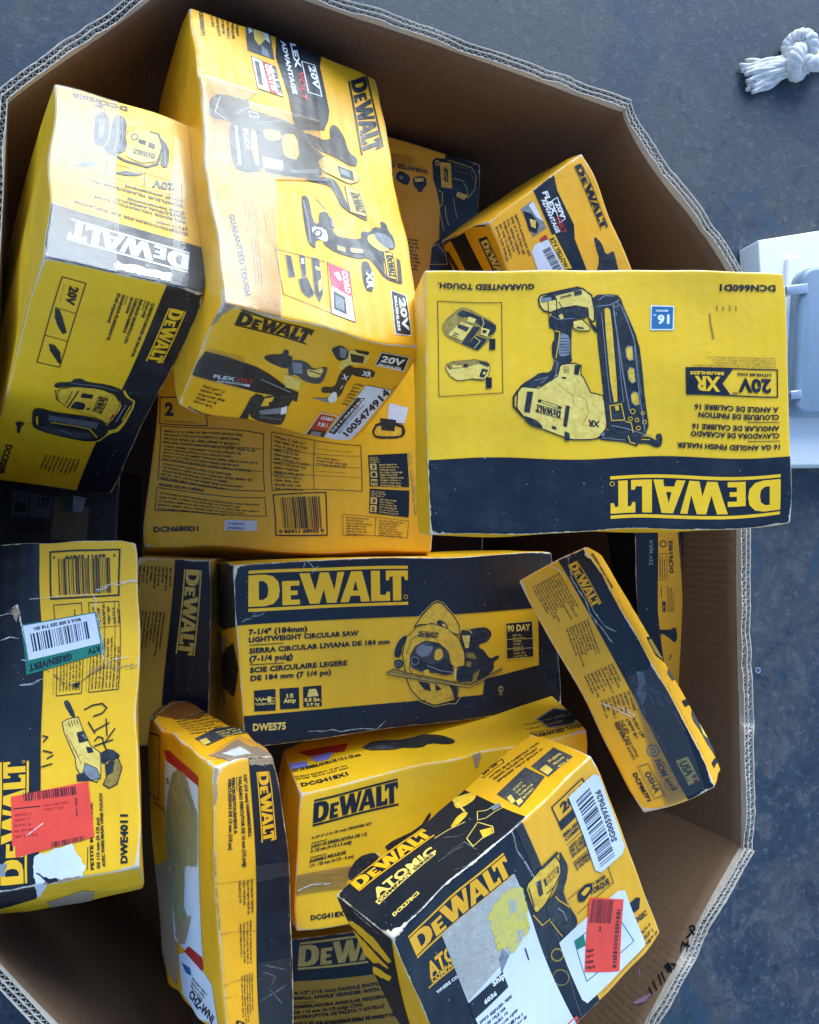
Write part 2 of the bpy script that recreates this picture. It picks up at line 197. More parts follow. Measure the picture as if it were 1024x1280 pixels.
PRINTS = {
 'nailer': [
  ('P','printed_band','F',1,'K',[(0,2780),(10000,2791),(10000,0),(0,0)]),
  ('G','brand_logo','F',3,'Y',(9669,1896),(-4774,-14),(-20,-1267)),
  ('L','brand_logo','F',3,'Y',[(5004,1780),(4992,1731),(4960,1701),(4923,1702),(4893,1733),(4882,1783),(4895,1832),(4926,1862),(4964,1862),(4994,1830)],59,1),
  ('P','tool_picture','F',1,'K',[(4517,9022),(5201,9052),(5320,8857),(5365,8637),(5818,7221),(5920,6056),(5956,5177),(6064,3640),(5504,3554),(4924,3905),(4871,3999),(4825,5248),(4636,7503),(4601,8444)]),
  ('P','tool_picture','F',2,'Y',[(4822,8445),(4937,8540),(5024,8383),(5239,4963),(5071,4921)]),
  ('P','tool_picture','F',2,'Y',[(5439,6938),(5496,7051),(5622,7032),(5657,6529),(5543,6498),(5469,6623)]),
  ('L','tool_picture','F',3,'g',[(5439,6938),(5496,7051),(5622,7032),(5657,6529),(5543,6498),(5469,6623)],80,1),
  ('P','tool_picture','F',2,'Y',[(5498,6090),(5561,6246),(5673,6183),(5712,5681),(5616,5631),(5528,5776)]),
  ('L','tool_picture','F',3,'g',[(5498,6090),(5561,6246),(5673,6183),(5712,5681),(5616,5631),(5528,5776)],80,1),
  ('P','tool_picture','F',2,'Y',[(5574,5180),(5654,5305),(5775,5241),(5812,4802),(5688,4772),(5600,4898)]),
  ('L','tool_picture','F',3,'g',[(5574,5180),(5654,5305),(5775,5241),(5812,4802),(5688,4772),(5600,4898)],80,1),
  ('L','tool_picture','F',2,'g',[(4657,8570),(5021,8635),(5251,8825)],81,0),
  ('L','tool_picture','F',2,'g',[(5088,8635),(5136,8069),(5526,4617)],111,0),
  ('L','tool_picture','F',2,'g',[(5293,8636),(5675,7378),(5812,5241),(5925,3736)],79,0),
  ('L','tool_picture','F',2,'g',[(4765,8319),(5012,4934)],63,0),
  ('L','tool_picture','F',2,'g',[(5184,7755),(5217,7189),(5374,4931)],63,0),
  ('L','tool_picture','F',2,'g',[(4708,8822),(4846,8980),(5118,8982)],81,0),
  ('L','tool_picture','F',2,'g',[(5373,8574),(5714,7063),(5865,5178)],47,0),
  ('L','tool_picture','F',2,'g',[(5238,8649),(5220,8584),(5176,8549),(5128,8561),(5097,8613),(5098,8682),(5131,8735),(5180,8748),(5223,8713)],80,1),
  ('L','tool_picture','F',2,'g',[(5186,8289),(5171,8245),(5139,8226),(5107,8245),(5095,8289),(5109,8334),(5142,8352),(5173,8334)],64,1),
  ('L','tool_picture','F',2,'Y',[(5684,4553),(5666,4492),(5625,4461),(5580,4472),(5551,4522),(5552,4586),(5583,4635),(5629,4646),(5669,4613)],64,1),
  ('L','tool_picture','F',2,'Y',[(5772,4207),(5759,4163),(5729,4140),(5696,4148),(5674,4185),(5675,4232),(5698,4268),(5732,4275),(5761,4252)],64,1),
  ('L','tool_picture','F',2,'Y',[(5979,4111),(5965,4063),(5932,4037),(5895,4047),(5872,4086),(5873,4138),(5898,4177),(5935,4185),(5967,4159)],64,1),
  ('L','tool_picture','F',2,'Y',[(5801,3894),(5788,3846),(5755,3821),(5718,3830),(5695,3870),(5696,3921),(5721,3960),(5758,3968),(5790,3942)],64,1),
  ('L','tool_picture','F',2,'Y',[(5596,4272),(5582,4224),(5550,4198),(5513,4208),(5490,4247),(5491,4299),(5516,4338),(5553,4346),(5584,4320)],64,1),
  ('L','tool_picture','F',2,'Y',[(5931,4456),(5920,4416),(5893,4395),(5862,4402),(5843,4436),(5844,4478),(5864,4511),(5895,4518),(5922,4496)],64,1),
  ('L','tool_picture','F',2,'Y',[(4987,4809),(5305,4869),(5383,4243),(5021,4247)],80,1),
  ('P','tool_picture','F',2,'Y',[(5123,4808),(5236,4807),(5232,4620),(5142,4620)]),
  ('L','tool_picture','F',2,'g',[(5017,4060),(5376,3930),(6094,3546)],80,0),
  ('L','tool_picture','F',2,'Y',[(5404,4180),(5561,4116),(5598,3740)],79,0),
  ('P','tool_picture','F',2,'K',[(4585,3878),(4924,3905),(5506,3648),(6093,3515),(6249,3356),(6209,3607),(6347,3668),(6403,3510),(6368,3166),(6221,3106),(5997,3266),(5703,3301),(5700,3176),(5588,3240),(5320,3400),(4735,3502),(4589,3629)]),
  ('L','tool_picture','F',3,'g',[(4737,3596),(5366,3462)],64,0),
  ('L','tool_picture','F',3,'Y',[(5460,3617),(5500,3367),(5635,3302)],79,0),
  ('P','tool_picture','F',3,'g',[(4630,3846),(4809,3825),(4792,3657),(4626,3691)]),
  ('L','tool_picture','F',3,'Y',[(5819,3456),(6046,3421)],65,0),
  ('P','tool_picture','F',1,'P',[(3101,8887),(3161,9013),(4131,9308),(4274,9259),(4508,8997),(4578,8431),(4578,8017),(4501,7973),(4414,8129),(4394,8493),(4072,8580),(3688,8490),(3403,8339),(3230,8413),(3123,8625)]),
  ('L','tool_picture','F',2,'K',[(3101,8887),(3161,9013),(4131,9308),(4274,9259),(4508,8997),(4578,8431),(4578,8017),(4501,7973),(4414,8129),(4394,8493),(4072,8580),(3688,8490),(3403,8339),(3230,8413),(3123,8625)],144,1),
  ('P','tool_picture','F',3,'K',[(3192,8988),(4131,9296),(4265,9246),(4128,9182),(3226,8875)]),
  ('P','tool_picture','F',3,'g',[(3146,8912),(3542,9034),(3565,8840),(3187,8738)]),
  ('P','tool_picture','F',4,'K',[(4037,9132),(4241,9196),(4252,9039),(4057,8975)]),
  ('P','tool_picture','F',4,'K',[(3429,8989),(3550,9015),(3565,8840),(3448,8814)]),
  ('T','tool_picture','F',4,'K','DEWALT',(3969,9056),(-316,-115),(7,-88)),
  ('L','tool_picture','F',3,'K',[(3348,8751),(3365,8001),(3517,7720)],79,0),
  ('L','tool_picture','F',3,'K',[(3575,8878),(3578,8127)],79,0),
  ('L','tool_picture','F',3,'K',[(3626,8753),(3755,8440)],63,0),
  ('P','tool_picture','F',2,'K',[(3393,8282),(3687,8440),(4071,8555),(4363,8493),(4400,8098),(4062,8097),(3978,7909),(3950,7408),(3945,6689),(3975,6408),(3646,6316),(3594,5942),(3342,5570),(3026,5386),(2671,5419),(2469,5266),(2584,5513),(2945,5821),(3060,5976),(3395,6005),(3493,6503),(3429,6628),(3425,7127),(3509,7314),(3494,7689),(3347,7751)]),
  ('P','tool_picture','F',3,'g',[(3670,7564),(3914,7408),(3923,6721),(3787,6640),(3608,6628),(3603,7064)]),
  ('L','tool_picture','F',4,'K',[(3643,7314),(3922,7339)],48,0),
  ('L','tool_picture','F',4,'K',[(3641,7202),(3919,7227)],48,0),
  ('L','tool_picture','F',4,'K',[(3639,7089),(3917,7114)],48,0),
  ('L','tool_picture','F',4,'K',[(3637,6977),(3915,7002)],48,0),
  ('L','tool_picture','F',4,'K',[(3635,6865),(3913,6889)],48,0),
  ('L','tool_picture','F',4,'K',[(3632,6752),(3911,6777)],48,0),
  ('L','tool_picture','F',3,'g',[(3414,8220),(3613,8064),(4017,8097)],64,0),
  ('L','tool_picture','F',3,'Y',[(3524,7626),(3648,7564),(3594,7064),(3530,6565)],79,0),
  ('P','tool_picture','F',3,'P',[(3616,8221),(3716,8284),(3757,8115),(3667,8064)]),
  ('L','tool_picture','F',3,'g',[(3449,6503),(3580,6378),(3518,5911),(3387,5632)],79,0),
  ('L','tool_picture','F',3,'g',[(2943,5666),(3302,5819),(3119,5571)],64,0),
  ('P','tool_picture','F',3,'P',[(3993,8003),(4241,8066),(4469,7753),(4435,7628),(4143,7615),(4001,7721)]),
  ('L','tool_picture','F',4,'K',[(3993,8003),(4241,8066),(4469,7753),(4435,7628),(4143,7615),(4001,7721)],80,1),
  ('P','tool_picture','F',2,'K',[(4377,8067),(4641,7754),(4645,7534),(4548,7628),(4463,7879)]),
  ('P','tool_picture','F',5,'K',[(4101,7784),(4280,7740),(4279,7690),(4100,7715)]),
  ('P','tool_picture','F',3,'P',[(3646,6316),(4029,6389),(4207,6301),(4200,5970),(4287,5814),(4457,5313),(4824,5186),(4890,3999),(4601,3554),(3883,3527),(3109,3866),(2649,4212),(2443,4585),(2481,5204),(2592,5420),(3048,5373),(3571,5880)]),
  ('L','tool_picture','F',4,'K',[(3646,6316),(4029,6389),(4207,6301),(4200,5970),(4287,5814),(4457,5313),(4824,5186),(4890,3999),(4601,3554),(3883,3527),(3109,3866),(2649,4212),(2443,4585),(2481,5204),(2592,5420),(3048,5373),(3571,5880)],95,1),
  ('P','tool_picture','F',5,'K',[(2572,4336),(2959,4177),(3124,3958),(3095,3847),(2734,3994)]),
  ('L','tool_picture','F',4,'K',[(2482,5266),(2363,5019),(2356,4648),(2606,4274)],188,0),
  ('P','tool_picture','F',5,'K',[(2735,5233),(2899,5231),(2786,4427),(2632,4459)]),
  ('P','tool_picture','F',5,'K',[(3773,4789),(3885,4757),(3780,3981),(3678,4014)]),
  ('P','tool_picture','F',5,'K',[(3710,3827),(3843,3763),(3846,3484),(3703,3486)]),
  ('P','tool_picture','F',5,'K',[(4036,6314),(4198,6314),(4132,5939),(4012,5971)]),
  ('P','tool_picture','F',5,'K',[(3018,4951),(3120,4938),(3105,4826),(3016,4846)]),
  ('P','tool_picture','F',5,'K',[(3549,4760),(3665,4722),(3645,4623),(3547,4648)]),
  ('P','tool_picture','F',5,'K',[(3682,5848),(3803,5835),(3802,5779),(3681,5792)]),
  ('P','tool_picture','F',5,'K',[(3365,3999),(3490,3966),(3488,3867),(3377,3893)]),
  ('L','tool_picture','F',5,'K',[(3129,4919),(3549,4760)],47,0),
  ('L','tool_picture','F',5,'K',[(3127,4826),(3547,4648)],47,0),
  ('G','tool_picture','F',5,'K',(3634,4536),(-665,193),(-22,-223)),
  ('T','tool_picture','F',5,'K','XR',(4696,4238),(-323,41),(-18,-237)),
  ('L','tool_picture','F',5,'O',[(3735,6253),(3882,6253)],48,0),
  ('L','tool_picture','F',5,'O',[(3734,6197),(3881,6196)],48,0),
  ('L','tool_picture','F',5,'O',[(3732,6141),(3880,6140)],48,0),
  ('L','tool_picture','F',5,'O',[(3731,6085),(3879,6084)],48,0),
  ('L','tool_picture','F',5,'O',[(3730,6029),(3878,6028)],48,0),
  ('L','tool_picture','F',5,'O',[(4050,5192),(4317,5065),(4397,4565),(4207,4069)],32,0),
  ('L','tool_picture','F',5,'O',[(3565,5569),(3960,5192),(3998,4818)],31,0),
  ('T','lettering','F',3,'K','DCN660D1',(9688,9464),(-1555,0),(-7,-269)),
  ('P','gauge_badge','F',2,'W',[(6151,8639),(6823,8609),(6811,7648),(6140,7660)]),
  ('P','gauge_badge','F',3,'B',[(6184,8586),(6793,8563),(6774,7701),(6170,7713)]),
  ('T','gauge_badge','F',4,'W','16',(6690,8264),(-346,-1),(-8,-371)),
  ('T','gauge_badge','F',4,'W','PRECISION',(6651,8456),(-350,-2),(-2,-80)),
  ('T','gauge_badge','F',4,'W','GA',(6311,8276),(-96,0),(-1,-66)),
  ('L','voltage_badge','F',2,'K',[(7128,6145),(9670,6148),(9655,5127),(7115,5133)],121,1),
  ('P','voltage_badge','F',2,'K',[(7119,6158),(8435,6153),(8105,5557),(8347,5111),(7105,5120)]),
  ('T','voltage_badge','F',3,'Y','XR',(8053,5809),(-705,17),(-13,-570)),
  ('T','voltage_badge','F',3,'Y','BRUSHLESS',(8154,6001),(-928,4),(-3,-126)),
  ('T','voltage_badge','F',3,'K','20V',(9485,5802),(-927,5),(-13,-533)),
  ('T','voltage_badge','F',3,'K','LITHIUM ION',(9490,6002),(-947,4),(-3,-113)),
  ('T','voltage_badge','F',3,'K','MAX',(8511,5255),(-146,1),(-2,-80)),
  ('T','lettering','F',3,'K','A ANGLE DE CALIBRE 16',(9679,4747),(-2366,2),(-5,-200)),
  ('T','lettering','F',3,'K','CLOUEUSE DE FINITION',(9687,4461),(-2274,-3),(-5,-200)),
  ('T','lettering','F',3,'K','ANGULAR DE CALIBRE 16',(9691,4035),(-2466,-11),(-5,-199)),
  ('T','lettering','F',3,'K','CLAVADORA DE ACABADO',(9684,3749),(-2499,-1),(-5,-199)),
  ('T','lettering','F',3,'K','16 GA ANGLED FINISH NAILER',(9683,3303),(-2891,9),(-5,-199)),
  ('L','lettering','F',3,'K',[(8776,4171),(9679,4161)],70,0),
  ('L','lettering','F',3,'K',[(8774,3449),(9686,3436)],70,0),
  ('M','lettering','F',3,'O',(9632,6602),(-2446,-14),(-8,-321),4,112),
  ('L','print_smudge','F',2,'O',[(8031,8616),(8041,8436)],101,0),
  ('L','print_smudge','F',2,'O',[(8200,8583),(8211,8437)],101,0),
  ('L','print_smudge','F',2,'O',[(8381,8618),(8391,8437)],101,0),
  ('L','print_smudge','F',2,'O',[(8556,8585),(8567,8438)],101,0),
  ('L','print_smudge','F',2,'O',[(7829,8282),(7845,7916),(7913,7317)],151,0),
  ('T','lettering','F',3,'K','GUARANTEED TOUGH.',(3009,9464),(-2650,52),(-12,-215)),
  ('L','tool_picture','F',2,'K',[(348,8816),(2102,8800),(2083,5183),(353,5196)],67,1),
  ('P','charger_picture','F',1,'O',[(453,7862),(512,8074),(877,8553),(1048,8650),(1253,8555),(1925,8026),(1958,7760),(1762,7387),(1433,6920),(1005,7201),(522,7545)]),
  ('L','charger_picture','F',2,'P',[(511,7995),(531,7598)],27,0),
  ('L','charger_picture','F',2,'P',[(549,8043),(576,7614)],27,0),
  ('L','charger_picture','F',2,'P',[(588,8091),(621,7630)],27,0),
  ('L','charger_picture','F',2,'P',[(626,8138),(666,7646)],27,0),
  ('L','charger_picture','F',2,'P',[(664,8186),(712,7662)],27,0),
  ('L','charger_picture','F',2,'P',[(702,8234),(757,7678)],27,0),
  ('L','charger_picture','F',2,'P',[(741,8282),(802,7694)],27,0),
  ('L','charger_picture','F',2,'P',[(779,8330),(848,7710)],27,0),
  ('L','charger_picture','F',2,'P',[(818,8378),(893,7726)],27,0),
  ('P','charger_picture','F',2,'K',[(855,8394),(1065,8554),(1943,7973),(1918,7653),(1688,7493),(1545,7918),(1174,8289),(984,8235)]),
  ('P','charger_picture','F',3,'P',[(982,8102),(1299,7918),(1007,7360),(617,7571)]),
  ('P','charger_picture','F',4,'K',[(905,7996),(1204,7864),(1126,7705),(865,7863)]),
  ('P','charger_picture','F',3,'K',[(1318,7918),(1506,7865),(1117,7174),(987,7254)]),
  ('P','charger_picture','F',3,'K',[(1387,7546),(1686,7387),(1434,6962),(1117,7174)]),
  ('P','charger_picture','F',4,'P',[(1192,8289),(1398,8184),(1320,8024),(1133,8103)]),
  ('P','charger_picture','F',4,'P',[(1544,7865),(1769,7759),(1688,7493),(1501,7599)]),
  ('P','charger_picture','F',5,'K',[(1580,7785),(1692,7732),(1645,7626),(1548,7663)]),
  ('L','charger_picture','F',4,'P',[(1348,7493),(1497,7334),(1341,7068)],67,0),
  ('L','charger_picture','F',4,'P',[(1551,8291),(1603,8025),(1544,7865)],67,0),
  ('L','charger_picture','F',4,'P',[(672,7545),(933,7413)],53,0),
  ('L','charger_picture','F',5,'K',[(787,7651),(899,7598)],80,0),
  ('L','charger_picture','F',5,'K',[(748,7572),(852,7519)],66,0),
  ('T','charger_picture','F',3,'K','1',(1914,7408),(-163,0),(-8,-447)),
  ('T','charger_picture','F',3,'K','1',(1792,5837),(-159,1),(-8,-440)),
  ('P','battery_picture','F',1,'P',[(560,6434),(731,6540),(1333,6602),(1671,6484),(1762,6272),(1718,5954),(1582,5742),(1282,5824),(868,5773),(665,5959),(539,6276)]),
  ('L','battery_picture','F',2,'K',[(560,6434),(731,6540),(1333,6602),(1671,6484),(1762,6272),(1718,5954),(1582,5742),(1282,5824),(868,5773),(665,5959),(539,6276)],54,1),
  ('P','battery_picture','F',3,'O',[(560,6434),(731,6540),(1333,6602),(1671,6484),(1744,6351),(1443,6432),(1140,6327),(614,6249)]),
  ('P','battery_picture','F',4,'K',[(1445,6538),(1745,6404),(1705,6272),(1481,6432)]),
  ('P','battery_picture','F',4,'P',[(729,6408),(991,6380),(982,6301),(734,6286)]),
  ('P','battery_picture','F',4,'K',[(1029,6433),(1161,6433),(1140,6300),(1035,6301)]),
  ('P','battery_picture','F',4,'K',[(1534,6220),(1703,6139),(1584,5848),(1453,5902)]),
  ('P','battery_picture','F',5,'P',[(1569,6087),(1644,6060),(1594,5954),(1549,5981)]),
  ('L','battery_picture','F',4,'K',[(616,6381),(670,6249)],93,0),
  ('L','battery_picture','F',4,'K',[(1245,5824),(1582,5742)],94,0),
 ],
 'inflator': [
  ('P','printed_band','F',1,'K',[(0,2833),(10000,2539),(10000,0),(0,0)]),
  ('G','brand_logo','F',3,'W',(8818,1928),(-7524,213),(-74,-898)),
  ('T','lettering','F',3,'K','CORDED/CORDLESS AIR INFLATOR',(8771,3140),(-7374,227),(-14,-152)),
  ('T','lettering','F',3,'K','(Tool only)',(8796,3411),(-2104,27),(-14,-153)),
  ('T','lettering','F',3,'K','INFLADOR NEUMATICO CON',(8745,3801),(-5899,190),(-14,-155)),
  ('T','lettering','F',3,'K','CABLE/INALAMBRICO',(8768,4057),(-4619,136),(-14,-156)),
  ('T','lettering','F',3,'K','(Solo herramienta)',(8769,4302),(-3798,74),(-14,-157)),
  ('T','lettering','F',3,'K','GONFLEUR FILAIRE/SANS FIL',(8739,4706),(-5994,189),(-14,-159)),
  ('T','lettering','F',3,'K','(Outil uniquement)',(8742,4982),(-3853,95),(-14,-160)),
  ('L','lettering','F',2,'K',[(1181,6236),(8735,5896),(8665,5104),(1172,5442)],60,1),
  ('L','lettering','F',2,'K',[(3719,6158),(3679,5385)],91,0),
  ('L','lettering','F',2,'K',[(6253,6070),(6182,5283)],93,0),
  ('T','lettering','F',3,'K','20V',(8261,5825),(-1539,-75),(-37,-448)),
  ('P','lettering','F',2,'K',[(4281,5620),(5019,5869),(5870,5904),(6195,5981),(5756,5738),(5010,5590),(4331,5558)]),
  ('P','lettering','F',2,'g',[(1547,5416),(2440,5862),(3049,5920),(2947,5647),(2242,5495)]),
  ('P','tool_picture','F',2,'K',[(2633,8472),(2950,8807),(3378,8925),(3675,8610),(3628,7237),(3363,6931),(2948,6825),(2638,7076)]),
  ('P','tool_picture','F',3,'g',[(2865,8340),(3109,8554),(3374,8430),(3346,7451),(3136,7205),(2896,7333)]),
  ('L','tool_picture','F',4,'K',[(2865,8340),(3109,8554),(3374,8430),(3346,7451),(3136,7205),(2896,7333)],107,1),
  ('P','tool_picture','F',5,'W',[(3001,7841),(3213,8092),(3264,7863),(3106,7676)]),
  ('P','tool_picture','F',2,'K',[(4025,8905),(4682,9036),(4890,8642),(4733,7716),(4903,7276),(4731,6850),(4091,6596),(3776,6517),(3259,6857),(3657,7054),(3799,8250)]),
  ('L','tool_picture','F',3,'g',[(4185,8799),(4216,7581),(4093,6691)],144,0),
  ('L','tool_picture','F',3,'g',[(4513,8839),(4538,7665),(4413,6866)],120,0),
  ('P','tool_picture','F',1,'P',[(4875,8144),(5989,8538),(7111,8533),(7295,7885),(7006,6840),(5895,6474),(4833,6686)]),
  ('L','tool_picture','F',2,'O',[(4875,8144),(5989,8538),(7111,8533),(7295,7885),(7006,6840),(5895,6474),(4833,6686)],57,1),
  ('L','tool_picture','F',3,'K',[(3987,6617),(4824,6401),(6323,6369),(6997,6694),(7311,7790),(7053,8518),(6546,8505)],260,0),
  ('P','tool_picture','F',3,'K',[(7104,8432),(7748,7901),(7775,6738),(7429,6559),(7168,6783),(7396,7714)]),
  ('L','tool_picture','F',4,'g',[(7447,7628),(7533,6776)],115,0),
  ('P','tool_picture','F',3,'K',[(6344,7839),(6786,7805),(6735,7498),(6295,7533)]),
  ('P','tool_picture','F',3,'K',[(5629,7850),(6178,7845),(6110,7584),(5619,7604)]),
  ('G','tool_picture','F',4,'K',(6805,7176),(-1475,-3),(-35,-221)),
  ('L','tool_picture','F',3,'K',[(5578,7955),(5521,7814),(5388,7713),(5241,7698),(5148,7776),(5153,7911),(5253,8040),(5403,8103),(5531,8069)],124,1),
  ('P','tool_picture','F',2,'K',[(2418,9155),(2950,9285),(3058,9386),(3327,9332),(3272,9146),(3004,9140)]),
  ('L','tool_picture','F',2,'K',[(3358,9220),(3397,8683)],72,0),
  ('T','lettering','F',3,'K','DCC020IB',(5090,9758),(-3860,-124),(-43,-318)),
  ('P','torn_label','F',3,'W',[(4077,447),(4225,674),(4462,516),(4654,511),(5242,657),(6027,596),(7637,637),(7585,221),(4167,185)]),  # white patch paints the tape's glare and torn white bits on the band
  ('P','clear_tape','F',7,'TAPE',[(0,10000),(4435,10000),(4142,0),(0,0)]),
  ('P','clear_tape','F',7,'TAPE',[(8277,10000),(9660,10000),(10000,0),(7476,0)]),
  ('P','printed_band','D',1,'K',[(7303,10000),(10000,10000),(10000,0),(7280,0)]),
  ('G','brand_logo','D',3,'Y',(8132,9227),(-3,-2218),(919,-1)),
  ('T','lettering','D',3,'K','CORDED/CORDLESS AIR INFLATOR',(6848,9253),(22,-2164),(207,-7)),
  ('T','lettering','D',3,'K','(Tool only)',(6533,9279),(34,-612),(206,-7)),
  ('T','lettering','D',3,'K','INFLADOR NEUMATICO CON',(6049,9297),(24,-1706),(204,-7)),
  ('T','lettering','D',3,'K','CABLE/INALAMBRICO',(5757,9312),(-3,-1344),(203,-7)),
  ('T','lettering','D',3,'K','(Solo herramienta)',(5469,9308),(47,-602),(202,-7)),
  ('T','lettering','D',3,'K','GONFLEUR FILAIRE/SANS FIL',(4935,9336),(8,-1771),(200,-7)),
  ('T','lettering','D',3,'K','(Outil uniquement)',(4640,9350),(-8,-1110),(198,-7)),
  ('L','lettering','D',2,'K',[(6396,9294),(6449,8915)],66,0),
  ('L','lettering','D',2,'K',[(5258,9314),(5289,9001)],65,0),
  ('T','lettering','D',3,'K','20V',(1873,9247),(40,-642),(548,-17)),
  ('M','lettering','D',3,'K',(1594,9261),(35,-640),(-36,-5),1,56),
  ('P','lettering','D',2,'K',[(1462,8380),(1726,8348),(2012,8093),(2486,7587),(2281,7496),(1893,7751),(1590,8043)]),
  ('P','lettering','D',2,'K',[(1649,7048),(2020,7022),(2448,6791),(2725,6322),(2511,6370),(2126,6613),(1830,6791)]),
  ('L','lettering','D',2,'K',[(1324,9494),(2716,9435),(2678,6194),(1269,6249)],88,1),
  ('L','lettering','D',2,'K',[(1457,8408),(2625,8330)],65,0),
  ('L','lettering','D',2,'K',[(1304,7338),(2632,7260)],67,0),
  ('P','tool_picture','D',2,'Y',[(7364,5706),(8021,5280),(8768,5109),(8670,3582),(7882,3336),(7385,2823),(7227,2998),(7353,3937),(7532,4919)]),
  ('P','tool_picture','D',3,'K',[(2689,5427),(2877,5556),(3707,5632),(3820,5803),(4306,5856),(4627,5745),(6266,5738),(7329,5589),(7814,5259),(8656,5074),(8397,3707),(7665,3510),(7446,3781),(7869,4557),(7739,4940),(6930,5358),(5749,5534),(4085,5504),(3146,5330),(2855,5299)]),
  ('L','tool_picture','D',4,'g',[(3718,5611),(5687,5639),(7046,5522)],79,0),
  ('L','tool_picture','D',4,'g',[(8099,4898),(7989,4000)],131,0),
  ('L','tool_picture','D',4,'Y',[(8438,4894),(8367,4120)],105,0),
  ('P','tool_picture','D',3,'Y',[(3085,5250),(4097,5484),(5761,5513),(6944,5336),(7636,4929),(7765,3813),(6333,4161),(4124,4451),(3271,4784)]),
  ('L','tool_picture','D',4,'K',[(3085,5250),(4097,5484),(5761,5513),(6944,5336),(7636,4929),(7765,3813),(6333,4161),(4124,4451),(3271,4784)],58,1),
  ('P','tool_picture','D',5,'K',[(4703,5236),(5513,5209),(5515,5019),(4713,5027)]),
  ('P','tool_picture','D',5,'K',[(4450,4832),(5285,4765),(5318,4417),(4547,4455),(4325,4472)]),
  ('L','tool_picture','D',5,'K',[(4397,5316),(4155,4493)],147,0),
  ('L','tool_picture','D',5,'K',[(4002,5274),(3928,4624)],76,0),
  ('P','tool_picture','D',5,'K',[(5459,4549),(5684,4572),(5675,4453),(5530,4462)]),
  ('P','tool_picture','D',5,'R',[(7418,4108),(7495,4439),(7673,4296),(7547,4080)]),
  ('G','tool_picture','D',5,'K',(6008,5185),(18,-775),(573,-55)),
  ('P','tool_picture','D',4,'K',[(1909,4184),(2433,4277),(3218,4163),(6126,4140),(7247,3927),(7801,3565),(7671,3213),(7284,2900),(6255,2819),(3788,3006),(2514,3212),(2221,3507)]),
  ('L','tool_picture','D',5,'Y',[(3480,3633),(5116,3592),(6373,3509),(7157,3120)],146,0),
  ('P','tool_picture','D',5,'d',[(2561,3339),(3594,3401),(5263,3317),(6508,3271),(6881,3008),(5688,2937),(3646,3076)]),
  ('L','tool_picture','D',5,'g',[(3210,3965),(3282,3734)],113,0),
  ('L','tool_picture','D',5,'g',[(3359,3962),(3428,3728)],113,0),
  ('L','tool_picture','D',5,'g',[(3509,3958),(3574,3721)],113,0),
  ('L','tool_picture','D',5,'g',[(3660,3954),(3721,3715)],113,0),
  ('L','tool_picture','D',5,'g',[(3810,3950),(3868,3709)],113,0),
  ('L','tool_picture','D',5,'g',[(3961,3946),(4016,3703)],113,0),
  ('L','tool_picture','D',5,'g',[(4112,3942),(4164,3697)],113,0),
  ('L','tool_picture','D',5,'g',[(4264,3938),(4312,3690)],113,0),
  ('L','tool_picture','D',5,'g',[(4416,3934),(4461,3684)],113,0),
  ('L','tool_picture','D',5,'g',[(4569,3931),(4610,3678)],113,0),
  ('L','tool_picture','D',5,'g',[(4721,3927),(4759,3671)],112,0),
  ('L','tool_picture','D',5,'g',[(4874,3923),(4909,3665)],112,0),
  ('L','tool_picture','D',5,'g',[(5028,3919),(5059,3659)],112,0),
  ('L','tool_picture','D',5,'g',[(5182,3915),(5209,3652)],112,0),
  ('L','tool_picture','D',5,'g',[(5336,3911),(5360,3646)],112,0),
  ('L','tool_picture','D',5,'g',[(5491,3907),(5512,3640)],112,0),
  ('L','tool_picture','D',5,'g',[(5646,3903),(5663,3633)],112,0),
  ('L','tool_picture','D',5,'g',[(5801,3899),(5815,3627)],112,0),
  ('L','tool_picture','D',5,'g',[(5957,3895),(5968,3621)],111,0),
  ('L','tool_picture','D',5,'g',[(6113,3891),(6120,3614)],111,0),
  ('L','tool_picture','D',5,'g',[(6270,3887),(6274,3608)],111,0),
  ('L','tool_picture','D',5,'g',[(6427,3883),(6427,3601)],111,0),
  ('L','tool_picture','D',5,'g',[(6584,3879),(6581,3595)],111,0),
  ('L','tool_picture','D',5,'g',[(6742,3875),(6735,3588)],111,0),
  ('L','tool_picture','D',6,'Y',[(2379,3841),(2608,3465)],197,0),
  ('L','tool_picture','D',6,'g',[(4288,3305),(5243,3148)],126,0),
  ('P','tool_picture','D',3,'K',[(1143,3359),(1348,3483),(1722,3457),(1741,3298),(1625,3205),(1730,2847),(1511,2867),(1396,3182)]),
  ('L','tool_picture','D',2,'K',[(1746,3403),(2489,3493)],46,0),
  ('L','tool_picture','D',4,'K',[(2908,5195),(3222,4779),(3847,4577)],91,0),
  ('M','lettering','D',3,'K',(6698,1796),(-32,-1031),(-2399,50),9,108),
  ('T','lettering','D',3,'K','DCC020IB',(1126,2158),(179,-1722),(483,-14)),
 ],
 'drill': [
  ('G','brand_logo','F',3,'K',(8217,9358),(146,-2949),(1039,488)),
  ('P','printed_band','F',1,'K',[(4313,10000),(6743,10000),(6540,9400),(6771,7721),(6645,7298),(6366,6845),(5004,6503),(4769,6591),(4642,7764),(4178,9133)]),
  ('T','voltage_badge','F',3,'W','FLEX',(5002,10141),(172,-1210),(334,91)),
  ('T','voltage_badge','F',3,'R','VOLT',(5246,8871),(72,-1114),(362,26)),
  ('T','voltage_badge','F',3,'W','ADVANTAGE',(4534,9863),(353,-1993),(254,23)),
  ('L','voltage_badge','F',2,'W',[(5563,9310),(6263,9357),(6446,8187),(5752,8151)],115,1),
  ('T','voltage_badge','F',3,'W','20V',(5888,9244),(167,-847),(349,39)),
  ('P','jobsite_photo','F',1,'d',[(2679,10000),(3997,10000),(4101,8988),(2695,8998)]),
  ('P','jobsite_photo','F',2,'P',[(3092,9939),(3211,10000),(3629,10000),(3772,9744),(3351,9348),(3130,9539)]),
